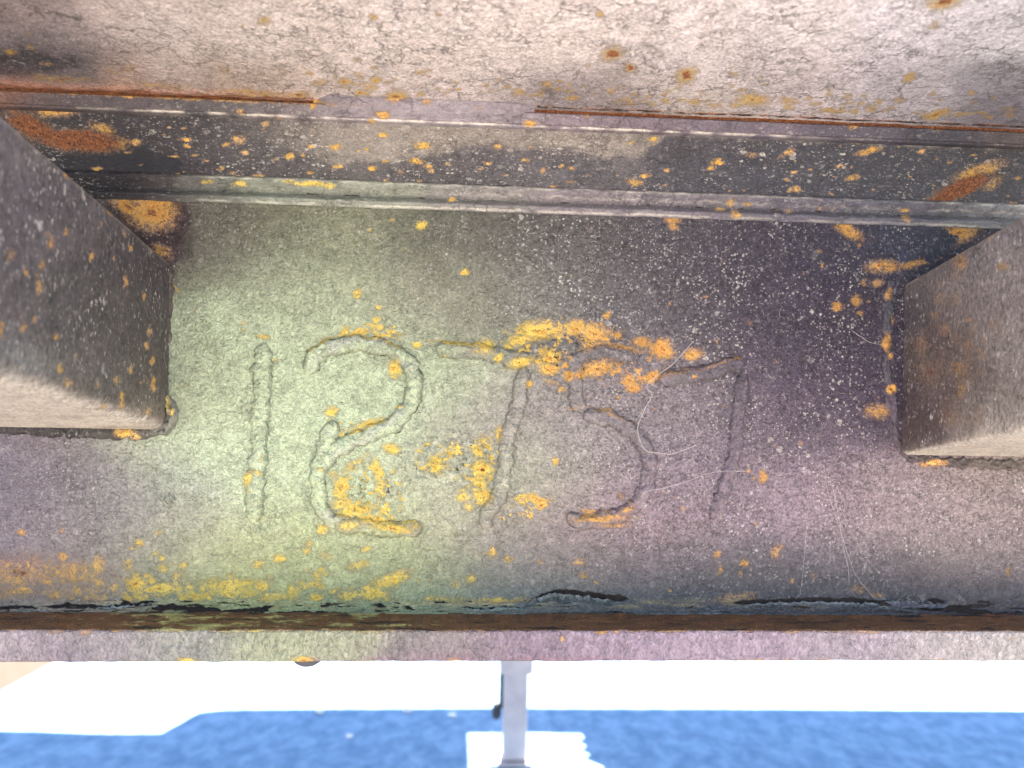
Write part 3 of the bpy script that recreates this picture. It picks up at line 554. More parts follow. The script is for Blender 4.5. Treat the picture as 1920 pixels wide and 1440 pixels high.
web['label'] = 'upright plate carrying the welded number, painted flare tint greenish at left and purple grey at right'

# --- bottom flange: brown ledge, front lip, underside
yl = np.concatenate([np.linspace(D - 0.0105, Y_LIP + 0.0016, 30)])
pl = [(y, Z_WB - 0.0006) for y in yl]
for a in np.linspace(20, 90, 6): pl.append((Y_LIP + 0.0016 - 0.0016 * math.sin(rad(a)), Z_WB - 0.0006 - 0.0016 * (1 - math.cos(rad(a)))))
for z in np.linspace(Z_WB - 0.003, Z_LB + 0.0018, 40): pl.append((Y_LIP, z))
for a in np.linspace(15, 90, 6): pl.append((Y_LIP + 0.0018 * (1 - math.cos(rad(a))), Z_LB + 0.0018 - 0.0018 * math.sin(rad(a))))
for y in np.linspace(Y_LIP + 0.006, 0.43, 8): pl.append((y, Z_LB))
for z in np.linspace(Z_LB, Z_WB - 0.0012, 4)[1:]: pl.append((0.432, z))
for y in np.linspace(0.425, D + 0.002, 5): pl.append((y, Z_WB - 0.0012))
pl = np.array(pl); npf = len(pl)
P = np.zeros((npf, NX, 3)); P[..., 0] = xs[None, :]; P[..., 1] = pl[:, 0][:, None]; P[..., 2] = pl[:, 1][:, None]
U, V, T, W = tw('lip', ['lip'], P, 0.45)
led = (np.arange(npf) < 32)[:, None] * np.ones(U.shape)
n_ = fbm(U / 60, V / 8, 51, 4)
T = T * (1 - led[..., None]) + (lin((112, 74, 42)) * (1 + 0.6 * n_[..., None])) * led[..., None]
kp = led * sstep(0.18, 0.3, fbm(U / 60, V / 7, 61, 5, 0.65) + np.interp(U, [100, 300, 700, 900], [-.2, .18, .06, -.3]))
T = T * (1 - kp[..., None]) + lin((178, 166, 100)) * kp[..., None]
fr = np.exp(-((V - 1183.5) / 3.5) ** 2) * sstep(-0.1, 0.35, fbm(U / 26, V / 9, 511, 4)) + 0.8 * np.exp(-((V - 1242.5) / 1.8) ** 2) * sstep(0.1, 0.4, fbm(U / 60, V * 0, 512, 3)) * (U > 1300)
W[..., 0] = np.maximum(W[..., 0], 0.62 * fr)
stk = sstep(0.1, 0.5, fbm(U / 7, V / 26, 513, 4)) * sstep(1215, 1188, V)
T = T * (1 + 0.45 * stk[..., None])
mar = np.exp(-((V - 1236) / 7) ** 2) * sstep(-0.2, 0.3, fbm(U / 90, V / 20, 514, 3)) * (U > 560) * (U < 1300)
T = T * (1 - 0.45 * mar[..., None]) + lin((150, 112, 124)) * 0.62 * 0.45 * mar[..., None]
W[..., 0] *= 1 - led; W[..., 1] *= 1 - led; W[..., 3] *= 1 - 0.6 * led
W[..., 2] = np.maximum(W[..., 2], led * 0.8 * sstep(0.25, 0.4, fbm(U / 110, V / 6, 71, 4)))
hh = 0.00025 * fbm(P[..., 0] * 160, P[..., 2] * 160, 9, 4) + 0.0004 * fbm(P[..., 0] * 30, P[..., 2] * 30, 19, 3)
P[..., 1] -= hh * (1 - led) * (P[..., 1] < 0.42); P[..., 2] += led * (0.0006 * fbm(P[..., 0] * 120, P[..., 1] * 300, 29, 3))
P[..., 2] += (pl[:, 1] < Z_LB + 0.004)[:, None] * 0.0005 * fbm(P[..., 0] * 60, P[..., 0] * 0 + 3.3, 39, 4)
tr_ = lambda A: np.ascontiguousarray(A.transpose(1, 0, 2))
Pt = tr_(P); ends = [tuple(range(npf)), tuple((NX - 1) * npf + i for i in range(npf))[::-1]]
flange = raw_mesh('bottom_flange', Pt.reshape(-1, 3), grid_faces(NX, npf, wrap=True, flip=True), M_LIP, frame, attrs={'tint': tr_(T).reshape(-1, 3), 'wear': tr_(W).reshape(-1, 4)})
flange['label'] = 'bottom flange with a dirty brown ledge and a pinkish front lip'

# --- the lapped seam bead (ridge) between web and the rail above
def sweep_x(name, prof_fn, npz, mat, key, keys, spk, parent, x0=X0, x1=X1, nx=NX, label=None, post=None, back=(0, 0.004, 0)):
    xx = xs if (x0, x1) == (X0, X1) else np.linspace(x0, x1, nx); nx = len(xx); t = np.linspace(0, 1, npz)
    X = np.repeat(xx[None, :], npz, 0); TT = np.repeat(t[:, None], nx, 1)
    Y, Z = prof_fn(X, TT)
    P = np.stack([X, Y, Z], -1)
    U, V, T, W = tw(key, keys, P, spk)
    if post: P, T, W = post(P, U, V, T, W, TT)
    o = solid_grid(name, P, back, mat, parent, T, W)
    if label: o['label'] = label
    return o
def ridge_prof(X, t):
    wob = 0.0006 * fbm(X * 40, X * 0 + 1.1, 14, 4)
    z = Z_WT + 0.0108 - t * 0.0126 + wob
    prof = 0.0028 * np.exp(-((t - 0.16) / 0.18) ** 2) + 0.0018 * np.exp(-((t - 0.80) / 0.12) ** 2) - 0.0008 * np.exp(-((t - 0.52) / 0.12) ** 2)
    lump = 1 + 0.6 * fbm(X * 150, t * 4, 24, 4)
    y = D - 0.0006 - prof * lump - 0.0015 * (1 - t)
    return y, z
def ridge_post(P, U, V, T, W, t):
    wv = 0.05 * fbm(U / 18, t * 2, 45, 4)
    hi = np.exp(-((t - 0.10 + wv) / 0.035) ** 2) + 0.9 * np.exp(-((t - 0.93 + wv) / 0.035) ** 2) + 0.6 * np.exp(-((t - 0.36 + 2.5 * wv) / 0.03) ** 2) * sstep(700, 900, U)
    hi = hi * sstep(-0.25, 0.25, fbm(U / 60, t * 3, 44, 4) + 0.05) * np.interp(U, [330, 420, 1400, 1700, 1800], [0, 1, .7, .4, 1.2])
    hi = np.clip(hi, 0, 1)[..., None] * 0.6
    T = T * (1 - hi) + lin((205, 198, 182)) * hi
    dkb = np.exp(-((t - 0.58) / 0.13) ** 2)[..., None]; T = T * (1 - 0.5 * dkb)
    W[..., 2] = np.maximum(W[..., 2], 0.5 * np.exp(-((t - 0.55) / 0.07) ** 2) * sstep(-0.1, 0.3, fbm(U / 40, t * 2, 54, 3)))
    return P, T, W
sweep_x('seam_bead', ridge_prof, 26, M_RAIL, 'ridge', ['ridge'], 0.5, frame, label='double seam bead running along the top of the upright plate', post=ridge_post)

# --- rail: the spotted dark band above the seam
ZB0, ZB1 = ZC + 0.0968, ZC + 0.1222
def rail_prof(X, t):
    z = ZB0 + 0.0006 + (ZB1 - ZB0) * (1 - t)
    y = 0.3595 + 0.0075 * t + 0.0006 * fbm(X * 14, t * 2, 64, 3) - 0.0002 * fbm(X * 200, z * 200, 65, 3)
    return y, z
def rail_post(P, U, V, T, W, t):
    W[..., 3] = 0.85
    # old pale coat over the middle with a ragged lower edge
    lim = np.interp(U, [420, 640, 840, 870, 1060, 1130, 1200, 1260], [.15, .75, .50, .30, .30, .46, .35, .0]) + 0.16 * fbm(U / 40, V / 26, 74, 5, 0.65)
    pale = sstep(lim + 0.06, lim - 0.05, t) * sstep(380, 700, U)
    T = T * (1 - 0.5 * pale[..., None]) + lin((150, 142, 134)) * 0.36 * pale[..., None]
    dark = (1 - pale) * sstep(520, 800, U) * 0.25
    T = T * (1 - dark[..., None]) + lin((60, 60, 68)) * dark[..., None]
    P[..., 1] -= 0.0004 * pale
    bk = sstep(1.0, 0.3, ((U - 220) / 150) ** 2 + ((V - 315) / 48) ** 2 + fbm(U / 40, V / 40, 84, 4) * 0.7)  # corner shade by the left arm, painted into the rail colour
    T = T * (1 - 0.95 * bk[..., None]) + lin((20, 20, 28)) * 0.95 * bk[..., None]
    W[..., 3] *= 1 - 0.9 * bk
    return P, T, W
sweep_x('rail_band', rail_prof, 84, M_RAIL, 'rail', ['rail'], 0.9, frame, label='dark band spotted with yellow rust above the seam', post=rail_post)

# --- rail edge: narrow purple grey strip with a chalky lower edge
ZE0, ZE1 = ZB1 + 0.0004, ZC + 0.1296
def edge_prof(X, t):
    z = ZE0 + (ZE1 - ZE0) * (1 - t)
    bulge = 0.0011 * np.exp(-((t - 0.90) / 0.10) ** 2)
    y = 0.3528 + 0.0035 * t - bulge + 0.0003 * fbm(X * 60, t * 2, 94, 3)
    # rounded upper edge
    y = y + 0.0016 * np.clip((0.18 - t) / 0.18, 0, 1) ** 2
    return y, z
def edge_post(P, U, V, T, W, t):
    li = np.exp(-((t - 0.90) / 0.09) ** 2) * sstep(-0.3, 0.2, fbm(U / 50, t * 2, 104, 4)) * np.interp(U, [120, 200, 290, 1300, 1500, 1650], [0, .5, 1, .9, .5, 0])
    li = np.clip(li, 0, 1)[..., None] * 0.8
    T = T * (1 - li) + lin((208, 200, 192)) * li
    W[..., 1] = np.maximum(W[..., 1], 0.8 * np.clip((0.12 - t) / 0.12, 0, 1) * ((U < 590) | (U > 1000)))
    return P, T, W
sweep_x('rail_edge', edge_prof, 30, M_RAIL, 'edge', ['edge'], 0.45, frame, label='narrow purple grey edge strip under the slit', post=edge_post, back=(0, 0.02, 0))

# --- rust scale inside the slit
def slit_prof(X, t):
    y = 0.3555 + 0.0014 * t + 0.0014 * fbm(X * 180, t * 3, 114, 3); z = ZE1 - 0.0004 + (Z_DECK + 0.0016 - ZE1) * (1 - t)
    return y, z
def slit_post(P, U, V, T, W, t):
    T = T * 0 + np.where(U[..., None] < 800, lin((196, 84, 34)), lin((104, 42, 20))) * (1 + 0.9 * fbm(U / 14, V / 6, 124, 4)[..., None]); W[..., 1] = 0.75; W[..., 0] = 0.3
    return P, T, W
sweep_x('rust_scale', slit_prof, 8, M_RAIL, 'edge', ['edge'], 0.3, frame, label='red brown rust scale packed into the slit', post=slit_post, back=(0, 0.012, 0), nx=500)

# --- deck plate seen from below
ny = 150
yy = 0.3720 - (0.3720 - 0.22) * np.linspace(0, 1, ny) ** 1.05
X, Y = np.meshgrid(xs, yy)
P = np.stack([X, Y, np.full(X.shape, Z_DECK)], -1)
U, V, T, W = tw('deck', ['deck'], P, 0.85)
lip_d = np.clip((0.3600 - Y) / 0.006, 0, 1)
P[..., 2] += 0.0006 * fbm(X * 26, Y * 26, 134, 4) + 0.00018 * fbm(X * 240, Y * 240, 135, 3)
crustz = np.exp(-((Y - 0.351) / 0.004) ** 2) * ((U < 600)) * np.clip((600 - U) / 60, 0, 1)
P[..., 2] -= crustz * 0.0009 * (1 + fbm(X * 200, Y * 200, 136, 3))
T = T * (1 - 0.5 * crustz[..., None]) + lin((188, 128, 100)) * 0.5 * crustz[..., None]
bdk = sstep(1.0, 0.3, ((U - 30) / 130) ** 2 + ((V - 118) / 28) ** 2 + fbm(U / 40, V / 20, 137, 4) * 0.7)
T = T * (1 - 0.7 * bdk[..., None]) + lin((44, 46, 58)) * 0.7 * bdk[..., None]
nearslit = np.exp(-((Y - 0.3515) / 0.0022) ** 2) * (U > 1005)
W[..., 1] = np.maximum(W[..., 1], nearslit * (0.45 + 0.3 * fbm(U / 40, V / 8, 138, 3)))
W[..., 2] = np.maximum(W[..., 2], np.exp(-((Y - 0.3525) / 0.0016) ** 2) * (U > 1005) * (0.56 + 0.5 * fbm(U / 30, V / 8, 139, 4)))
nearl = np.exp(-((Y - 0.3530) / 0.0013) ** 2) * (U < 588)
W[..., 1] = np.maximum(W[..., 1], nearl * 0.75)
deck = solid_grid('deck_plate', P, (0, 0, 0.010), M_DECK, frame, T, W)
deck['label'] = 'pale cracked underside of the deck plate'

# --- weld that closes the middle of the slit
pa = on_y(585, 190, 0.353); pb = on_y(1003, 205, 0.353)
def fill_prof(X, t):
    a = sstep(0, 0.011, X - pa[0] + 0.002 * fbm(t * 4, X * 90, 148, 3)) * sstep(0, 0.009, pb[0] - X + 0.002 * fbm(t * 4, X * 90, 149, 3))
    y = 0.3482 + 0.0066 * t + 0.0005 * fbm(X * 90, t * 3, 144, 4)
    y = y + 0.0022 * fbm(X * 70, t * 0, 147, 4) * (1 - t)
    zc = Z_DECK - 0.0002 - (Z_DECK - ZE0 - 0.0026) * t ** 1.4
    y = y + (1 - a) * 0.006 * (1 - t * 0.75); z = zc - 0.0012 * np.sin(t * np.pi) * a + 0.0004 * fbm(X * 60, t * 3, 145, 3) + (1 - a) * 0.0012
    return y, z
def fill_post(P, U, V, T, W, t):
    b = np.clip(1.5 - t * 1.9 + 0.5 * fbm(U / 40, V / 20, 146, 4), 0, 1)[..., None]
    T = T * (1 - b) + tint_field('deck', U, V) * b * 0.9
    return P, T, W
f_ = sweep_x('fill_weld', fill_prof, 40, M_RAIL, 'edge', ['deck', 'edge'], 0.35, frame, x0=pa[0], x1=pb[0], nx=420, label='smooth purple grey weld closing the middle of the slit', back=(0, 0.006, 0.002))

# --- deck beyond the picture: it shades the ground; opening and stepped edge added to shape the sun patch
H_D = Z_DECK + 0.02
def shade_pt(u, v):
    g = on_z(u, v, 0.0); k = H_D / math.tan(SUN_EL)
    return np.array([g[0] + k * math.sin(SUN_AZ), g[1] + k * math.cos(SUN_AZ)])
far = [shade_pt(2600, 1352), shade_pt(1920, 1334), shade_pt(1400, 1330), shade_pt(960, 1329), shade_pt(600, 1330), shade_pt(420, 1332), shade_pt(372, 1337), shade_pt(338, 1356), shade_pt(300, 1377), shade_pt(180, 1377), shade_pt(60, 1372), shade_pt(-700, 1368)]
hole = [shade_pt(876, 1371), shade_pt(1000, 1370), shade_pt(1090, 1372), shade_pt(1098, 1384), shade_pt(1088, 1388), shade_pt(1104, 1397), shade_pt(1092, 1404), shade_pt(1112, 1412), shade_pt(1100, 1420), shade_pt(1130, 1432), shade_pt(1140, 1470), shade_pt(880, 1470)]
bm = bmesh.new()
zb, zt = Z_DECK + 0.012, Z_DECK + 0.05
outer = [(-3.5, 0.215), (3.5, 0.215)] + [tuple(p) for p in far]
outer = [(-3.5, 0.215), (3.5, 0.215), (3.5, far[0][1])] + [tuple(p) for p in far[1:-1]] + [(-3.5, far[-1][1])]
def loop_edges(pts, z):
    vs = [bm.verts.new((p[0] - 0.0, p[1] - D, z - Z_LB)) for p in pts]
    return [bm.edges.new((vs[i], vs[(i + 1) % len(vs)])) for i in range(len(vs))]
es = loop_edges(outer, zb) + loop_edges([tuple(p) for p in hole], zb)
bmesh.ops.triangle_fill(bm, use_beauty=True, use_dissolve=False, edges=es)
ext = bmesh.ops.extrude_face_region(bm, geom=bm.faces[:])
for g in ext['geom']:
    if isinstance(g, bmesh.types.BMVert): g.co.z += zt - zb
bmesh.ops.recalc_face_normals(bm, faces=bm.faces)
me = bpy.data.meshes.new('deck_floor'); bm.to_mesh(me); bm.free()
me.materials.append(simple_material('deck_floor_paint', (0.20, 0.18, 0.18), (0.34, 0.31, 0.30), 8, 0.7))
o = bpy.data.objects.new('deck_floor', me); COL.objects.link(o); o.parent = frame

# ------------------------------------------------------------------ arms: rounded box sections that climb towards the camera
def make_arm(side, xw, zb0, zt0, slope, y_end, rc, label):
    """side -1 = left arm, seen on its right wall; +1 = right arm, seen on its left wall"""
    prof = []                                             # (x offset from the wall, away from the middle; z fraction handled below)
    Hh = zt0 - zb0; w = 0.085; rt = 0.003
    pts = []
    for x in np.linspace(w, rc, 60): pts.append((x, 0.0))
    for a in np.linspace(0, 90, 26)[1:]: pts.append((rc - rc * math.sin(rad(a)), rc - rc * math.cos(rad(a))))
    for z in np.linspace(rc, Hh - rt, 130)[1:]: pts.append((0.0, z))
    for a in np.linspace(0, 90, 8)[1:]: pts.append((rt - rt * math.cos(rad(a)), Hh - rt + rt * math.sin(rad(a))))
    for x in np.linspace(rt, w, 8)[1:]: pts.append((x, Hh))
    for z in np.linspace(Hh, 0, 8)[1:-1]: pts.append((w, z))
    pts = np.array(pts); m = len(pts)
    ys = np.linspace(D - 0.0006, y_end, 260); n = len(ys)
    P = np.zeros((n, m, 3))
    P[..., 0] = xw + side * pts[None, :, 0]; P[..., 1] = ys[:, None]
    P[..., 2] = zb0 + pts[None, :, 1] + (D - ys[:, None]) * slope
    d = 0.0005 * fbm(P[..., 1] * 30, P[..., 2] * 30, 154, 3) + 0.00015 * fbm(P[..., 1] * 220, P[..., 2] * 220, 155, 3)
    P[..., 0] -= side * d
    U, V, T, W = tw('arm', ['arm'], P, 0.8)
    vis = np.zeros(U.shape); vis[:, :225] = 1
    W[..., :2] *= vis[..., None]
    # underside: light bounced off the ground, painted as a paler bottom face
    und = (sstep(rc * 0.7, 0.0, pts[:, 1]) * (pts[:, 0] < w * 0.99))[None, :] * np.ones(U.shape)
    topm = np.exp(-((pts[:, 1] - (Hh - 0.001)) / 0.0012) ** 2)[None, :] * np.ones(U.shape) * (0.5 + 0.5 * fbm(U / 20, V / 20, 157, 3))
    T = T * (1 - 0.7 * topm[..., None]) + lin((168, 150, 130)) * 0.7 * topm[..., None]  # highlight on the rounded top edge, painted in
    nb = fbm(U / 90, V / 7, 156, 4)
    pale = np.clip(und * (1.0 + 0.9 * nb) , 0, 1)[..., None]
    T = T * (1 - pale) + lin((176, 168, 158)) * pale * 0.8
    V3 = P.reshape(-1, 3)
    F = grid_faces(n, m, wrap=True, flip=(side > 0))
    cap0 = np.arange(m)[::-1] if side < 0 else np.arange(m)
    o = raw_mesh('support_arm', V3, F, M_ARM, frame, attrs={'tint': T.reshape(-1, 3), 'wear': W.reshape(-1, 4)})
    # end plate closing the section near the camera side
    e = P[-1]; c = e.mean(0)
    raw_mesh('end_cap', np.concatenate([e, c[None]]), [(i, (i + 1) % m, m) if side > 0 else ((i + 1) % m, i, m) for i in range(m)], M_ARM, o, smooth=False,
             attrs={'tint': np.tile(lin((110, 100, 98)), (m + 1, 1)), 'wear': np.tile([0, 0, 0, .7], (m + 1, 1))})
    o['label'] = label
    return o
xl = on_y(318, 650, D)[0]; xr = on_y(1692, 690, D)[0]
zlb = on_y(300, 806, D)[2]; zlt = on_y(322, 492, D)[2]
zrb = on_y(1700, 853, D)[2]; zrt = on_y(1682, 530, D)[2]
armL = make_arm(-1, xl, zlb, zlt, 0.185, 0.17, 0.007, 'left support arm, dark with long orange rust spots')
armR = make_arm(+1, xr, zrb, zrt, 0.205, 0.17, 0.003, 'right support arm with a brown rust stain on its wall')

# ------------------------------------------------------------------ swept beads lying on the web
def bead(name, path, width, height, parent, key='web', keys=('web',), mat=None, label=None, rip=0.36, dirt=0.54, step=0.0007, seed=0, y0=D, spk=0.35, taper=True, soft=1.0):
    """path: photo pixels on the plate (u, v); width/height in metres"""
    pts = np.array([on_y(u, v, y0) for u, v in path])
    # smooth by Catmull-Rom and resample
    q = np.vstack([2 * pts[0] - pts[1], pts, 2 * pts[-1] - pts[-2]]); out = []
    for i in range(1, len(q) - 2):
        for t in np.linspace(0, 1, 24, endpoint=False):
            a, b, c, d = q[i - 1], q[i], q[i + 1], q[i + 2]
            out.append(0.5 * (2 * b + (c - a) * t + (2 * a - 5 * b + 4 * c - d) * t * t + (3 * b - a - 3 * c + d) * t ** 3))
    out.append(pts[-1]); out = np.array(out)
    s = np.concatenate([[0], np.cumsum(np.linalg.norm(np.diff(out, axis=0), axis=1))])
    n = max(8, int(s[-1] / step)); ss = np.linspace(0, s[-1], n)
    C = np.stack([np.interp(ss, s, out[:, k]) for k in range(3)], -1)
    tg = np.gradient(C, axis=0); tg /= np.linalg.norm(tg, axis=1)[:, None] + 1e-12
    nr = np.stack([-tg[:, 2], np.zeros(n), tg[:, 0]], -1)
    m = 17; tt = np.linspace(-1, 1, m)
    wv = width / 2 * (1 + rip * fbm(ss / width * 1.3, ss * 0, 200 + seed, 3))
    if taper:
        e = np.minimum(ss, s[-1] - ss) / (width * 0.5); wv = wv * np.sqrt(np.clip(e, 0.05, 1) * (2 - np.clip(e, 0.05, 1)))
    S, Tt = np.meshgrid(ss, tt, indexing='ij')
    edge_j = 1 + 0.50 * fbm(S / 0.004, Tt * 0.6 + 3, 210 + seed, 3)
    P = C[:, None, :] + nr[:, None, :] * (Tt * wv[:, None] * edge_j)[..., None]
    prof = np.clip(1 - np.abs(Tt) ** 2.4, 0, 1) ** 0.75
    height = height * (0.35 + 0.65 * soft)
    hgt = height * prof * (1 + rip * 2.2 * fbm(S / 0.0035, Tt * 1.2, 220 + seed, 3)) * (0.6 + 0.4 * (wv / (width / 2))[:, None])
    P[..., 1] = y0 - hgt + 0.0009 * np.abs(Tt) ** 6
    U, V, T, W = tw(key, list(keys), P, spk)
    gr = sstep(0.74, 0.9, np.abs(Tt)) * sstep(0.0, 0.4, fbm(S / 0.006, Tt, 230 + seed, 3))
    if key == 'web':
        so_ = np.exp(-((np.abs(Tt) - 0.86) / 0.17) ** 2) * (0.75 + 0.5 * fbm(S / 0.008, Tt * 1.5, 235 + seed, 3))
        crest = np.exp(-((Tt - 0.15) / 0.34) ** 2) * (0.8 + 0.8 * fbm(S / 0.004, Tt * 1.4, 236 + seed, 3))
        T = T * (1 - (0.50 * so_ - 0.20 * crest) * soft)[..., None]; gr = gr * (0.5 + 0.5 * soft)  # relief shading painted on: dark flanks, light crest
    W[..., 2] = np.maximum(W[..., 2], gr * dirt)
    if key == 'web':
        up = np.sign(nr[:, 2])[:, None] * Tt * (np.abs(nr[:, 2]) > 0.55)[:, None]
        cr_ = 1.2 * sstep(0.35, 0.85, up) * sstep(-0.15, 0.3, fbm(S / 0.009, Tt * 0.7, 240 + seed, 4))
        W[..., 0] = np.maximum(W[..., 0], 0.62 * cr_)
        pu = (1 - np.abs(Tt) ** 2) * sstep(-0.2, 0.4, fbm(S / 0.014, Tt * 0.5, 250 + seed, 2)) * np.abs(nr[:, 2])[:, None]
        T = T * (1 - 0.45 * pu[..., None]) + T.mean(-1, keepdims=True) * np.array([1.06, .96, 1.02]) * 0.45 * pu[..., None]
    F = grid_faces(n, m, flip=True)
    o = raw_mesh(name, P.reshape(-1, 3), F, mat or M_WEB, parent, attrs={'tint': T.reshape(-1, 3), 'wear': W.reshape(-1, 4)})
    if label: o['label'] = label
    return o
def join(objs, name, label=None):
    """several strokes of one digit made one mesh"""
    a = objs[0]
    if len(objs) > 1:
        Vs, Fs, Ts, Ws, off = [], [], [], [], 0
        for ob in objs:
            me = ob.data; n = len(me.vertices)
            co = np.empty(n * 3, np.float32); me.vertices.foreach_get('co', co)
            fi = np.empty(len(me.loops), np.int32); me.loops.foreach_get('vertex_index', fi)
            t = np.empty(n * 4, np.float32); me.attributes['tint'].data.foreach_get('color', t)
            w = np.empty(n * 4, np.float32); me.attributes['wear'].data.foreach_get('color', w)
            Vs.append(co.reshape(-1, 3)); Fs.append(fi.reshape(-1, 4) + off); Ts.append(t.reshape(-1, 4)); Ws.append(w.reshape(-1, 4)); off += n
        par = a.parent; mat = a.data.materials[0]
        V = np.concatenate(Vs) + root_loc(par)
        for ob in objs:
            me = ob.data; bpy.data.objects.remove(ob); bpy.data.meshes.remove(me)
        a = raw_mesh(name, V, np.concatenate(Fs), mat, par, attrs={'tint': np.concatenate(Ts)[:, :3], 'wear': np.concatenate(Ws)})
    if label: a['label'] = label
    return a
WD, HT = 0.0094, 0.0029
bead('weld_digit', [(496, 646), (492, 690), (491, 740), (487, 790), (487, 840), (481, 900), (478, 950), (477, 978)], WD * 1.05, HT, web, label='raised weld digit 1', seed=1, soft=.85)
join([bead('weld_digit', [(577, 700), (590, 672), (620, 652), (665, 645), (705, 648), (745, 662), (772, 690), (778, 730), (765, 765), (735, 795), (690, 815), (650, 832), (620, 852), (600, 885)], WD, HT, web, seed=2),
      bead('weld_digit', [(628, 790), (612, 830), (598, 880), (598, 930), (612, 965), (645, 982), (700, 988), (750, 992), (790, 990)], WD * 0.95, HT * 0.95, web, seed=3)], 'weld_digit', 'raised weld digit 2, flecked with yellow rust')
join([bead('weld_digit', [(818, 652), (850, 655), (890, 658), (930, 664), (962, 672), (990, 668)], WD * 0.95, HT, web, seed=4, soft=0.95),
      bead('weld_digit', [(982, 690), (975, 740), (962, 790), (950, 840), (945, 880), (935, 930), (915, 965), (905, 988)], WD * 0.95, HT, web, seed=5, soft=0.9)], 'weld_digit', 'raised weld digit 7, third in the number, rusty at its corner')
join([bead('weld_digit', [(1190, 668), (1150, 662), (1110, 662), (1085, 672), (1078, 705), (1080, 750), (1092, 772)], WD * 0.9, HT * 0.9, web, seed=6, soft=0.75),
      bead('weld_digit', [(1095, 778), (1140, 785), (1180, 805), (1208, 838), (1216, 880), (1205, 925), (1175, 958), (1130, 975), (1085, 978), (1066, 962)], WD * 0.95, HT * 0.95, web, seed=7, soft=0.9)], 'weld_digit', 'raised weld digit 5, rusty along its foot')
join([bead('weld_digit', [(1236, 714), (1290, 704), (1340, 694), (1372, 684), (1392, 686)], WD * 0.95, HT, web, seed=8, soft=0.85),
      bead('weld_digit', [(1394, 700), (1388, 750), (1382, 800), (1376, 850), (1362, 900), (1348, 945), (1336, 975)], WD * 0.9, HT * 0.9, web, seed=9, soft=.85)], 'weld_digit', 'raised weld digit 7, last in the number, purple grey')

TINT['weld'] = [(310, 560, 78, 70, 66), (305, 700, 96, 96, 84), (318, 780, 130, 130, 118), (240, 815, 52, 48, 46), (100, 812, 40, 37, 40), (0, 808, 44, 40, 44), (1672, 560, 70, 68, 78), (1672, 660, 72, 66, 76), (1670, 760, 92, 78, 90), (1690, 850, 84, 70, 78), (1740, 865, 70, 62, 62), (1900, 868, 96, 86, 80)]
bead('arm_weld', [(316, 500), (312, 560), (308, 640), (303, 700), (304, 750), (308, 780), (296, 803), (262, 812), (200, 811), (120, 808), (40, 804), (-60, 802)], 0.0066, 0.0022, armL, 'weld', ['weld'], M_ARM, seed=10, label='dark weld round the root of the left arm', dirt=0.55, taper=False)
bead('arm_weld', [(1676, 528), (1668, 570), (1666, 640), (1668, 700), (1672, 760), (1678, 815), (1694, 848), (1730, 862), (1790, 867), (1860, 870), (1980, 876)], 0.0064, 0.0012, armR, 'weld', ['weld'], M_ARM, seed=11, label='mauve weld round the root of the right arm', dirt=0.5, taper=False, rip=0.9)

bead('weld_toe', [(300, 742), (316, 756), (324, 776), (318, 796), (300, 812)], 0.0062, 0.0036, armL, 'weld', ['weld'], M_ARM, seed=12, label='yellow crusted toe of the left arm weld', dirt=0.4, rip=0.6)

# ------------------------------------------------------------------ torn flakes of paint along the foot of the plate
def flake(path_top, path_bot, col, y_out, curl, seed, label=None):
    """jagged thin sheet between two pixel lines, standing off the plate"""
    n = 90; t = np.linspace(0, 1, n)
    def samp(p):
        p = np.array(p, float); return np.interp(t, np.linspace(0, 1, len(p)), p[:, 0]), np.interp(t, np.linspace(0, 1, len(p)), p[:, 1])
    ua, va = samp(path_top); ub, vb = samp(path_bot)
    amp = np.clip(np.minimum(t, 1 - t) * 8, 0, 1)
    va = va + amp * (8 * fbm(ua / 9, ua * 0, 300 + seed, 4) + 3 * fbm(ua / 30, ua * 0, 301 + seed, 2))
    vb = vb + amp * 3 * fbm(ub / 14, ub * 0, 302 + seed, 4)
    m = 12; k = np.linspace(0, 1, m)
    Ug = ua[:, None] * (1 - k) + ub[:, None] * k; Vg = va[:, None] * (1 - k) + vb[:, None] * k
    yb = np.where(Vg < 1104, D, D - (0.0118 - np.sqrt(np.clip(0.0118 ** 2 - np.clip((Vg - 1104) / 46 * 0.0115, 0, 0.0115) ** 2, 0, 1))))
    Y = yb - y_out - curl * (1 - k[None, :]) ** 2 - 0.0007 * fbm(Ug / 18, Vg / 9, 310 + seed, 3)
    Q = np.zeros((n, m, 3))
    rr = ray(Ug, Vg); tt = Y / rr[..., 1]; Q = CAM + rr * tt[..., None]
    Q2 = Q + np.array([0, 0.0005, 0.0])
    Vt = np.concatenate([Q.reshape(-1, 3), Q2.reshape(-1, 3)])
    F1 = grid_faces(n, m, flip=False); F2 = grid_faces(n, m, off=n * m, flip=True)
    idx = np.arange(n * m).reshape(n, m)
    loop = np.concatenate([idx[0, :], idx[1:, -1], idx[-1, -2::-1], idx[-2:0:-1, 0]])
    S = np.stack([np.roll(loop, -1), np.roll(loop, -1) + n * m, loop + n * m, loop], -1)
    Tn = np.tile(lin(col), (n * m, 1)) * (1 + 0.35 * fbm(Ug / 12, Vg / 7, 320 + seed, 4).reshape(-1, 1))
    rim = np.exp(-(k / 0.12) ** 2)[None, :] * np.ones((n, 1)); rim = rim.reshape(-1, 1) * 0.5
    Tn = Tn * (1 - rim) + lin((150, 150, 146)) * rim
    Wn = np.tile([0, 0, 0, .5], (n * m, 1)); Wn[:, 2] = 0.5 * (fbm(Ug / 40, Vg / 5, 330 + seed, 3).ravel() > 0.3)
    o = raw_mesh('paint_flake', Vt, np.concatenate([F1, F2, S]), M_LIP, web, attrs={'tint': np.concatenate([Tn, Tn * 0.4]), 'wear': np.concatenate([Wn, Wn * 0])})
    if label: o['label'] = label
    return o
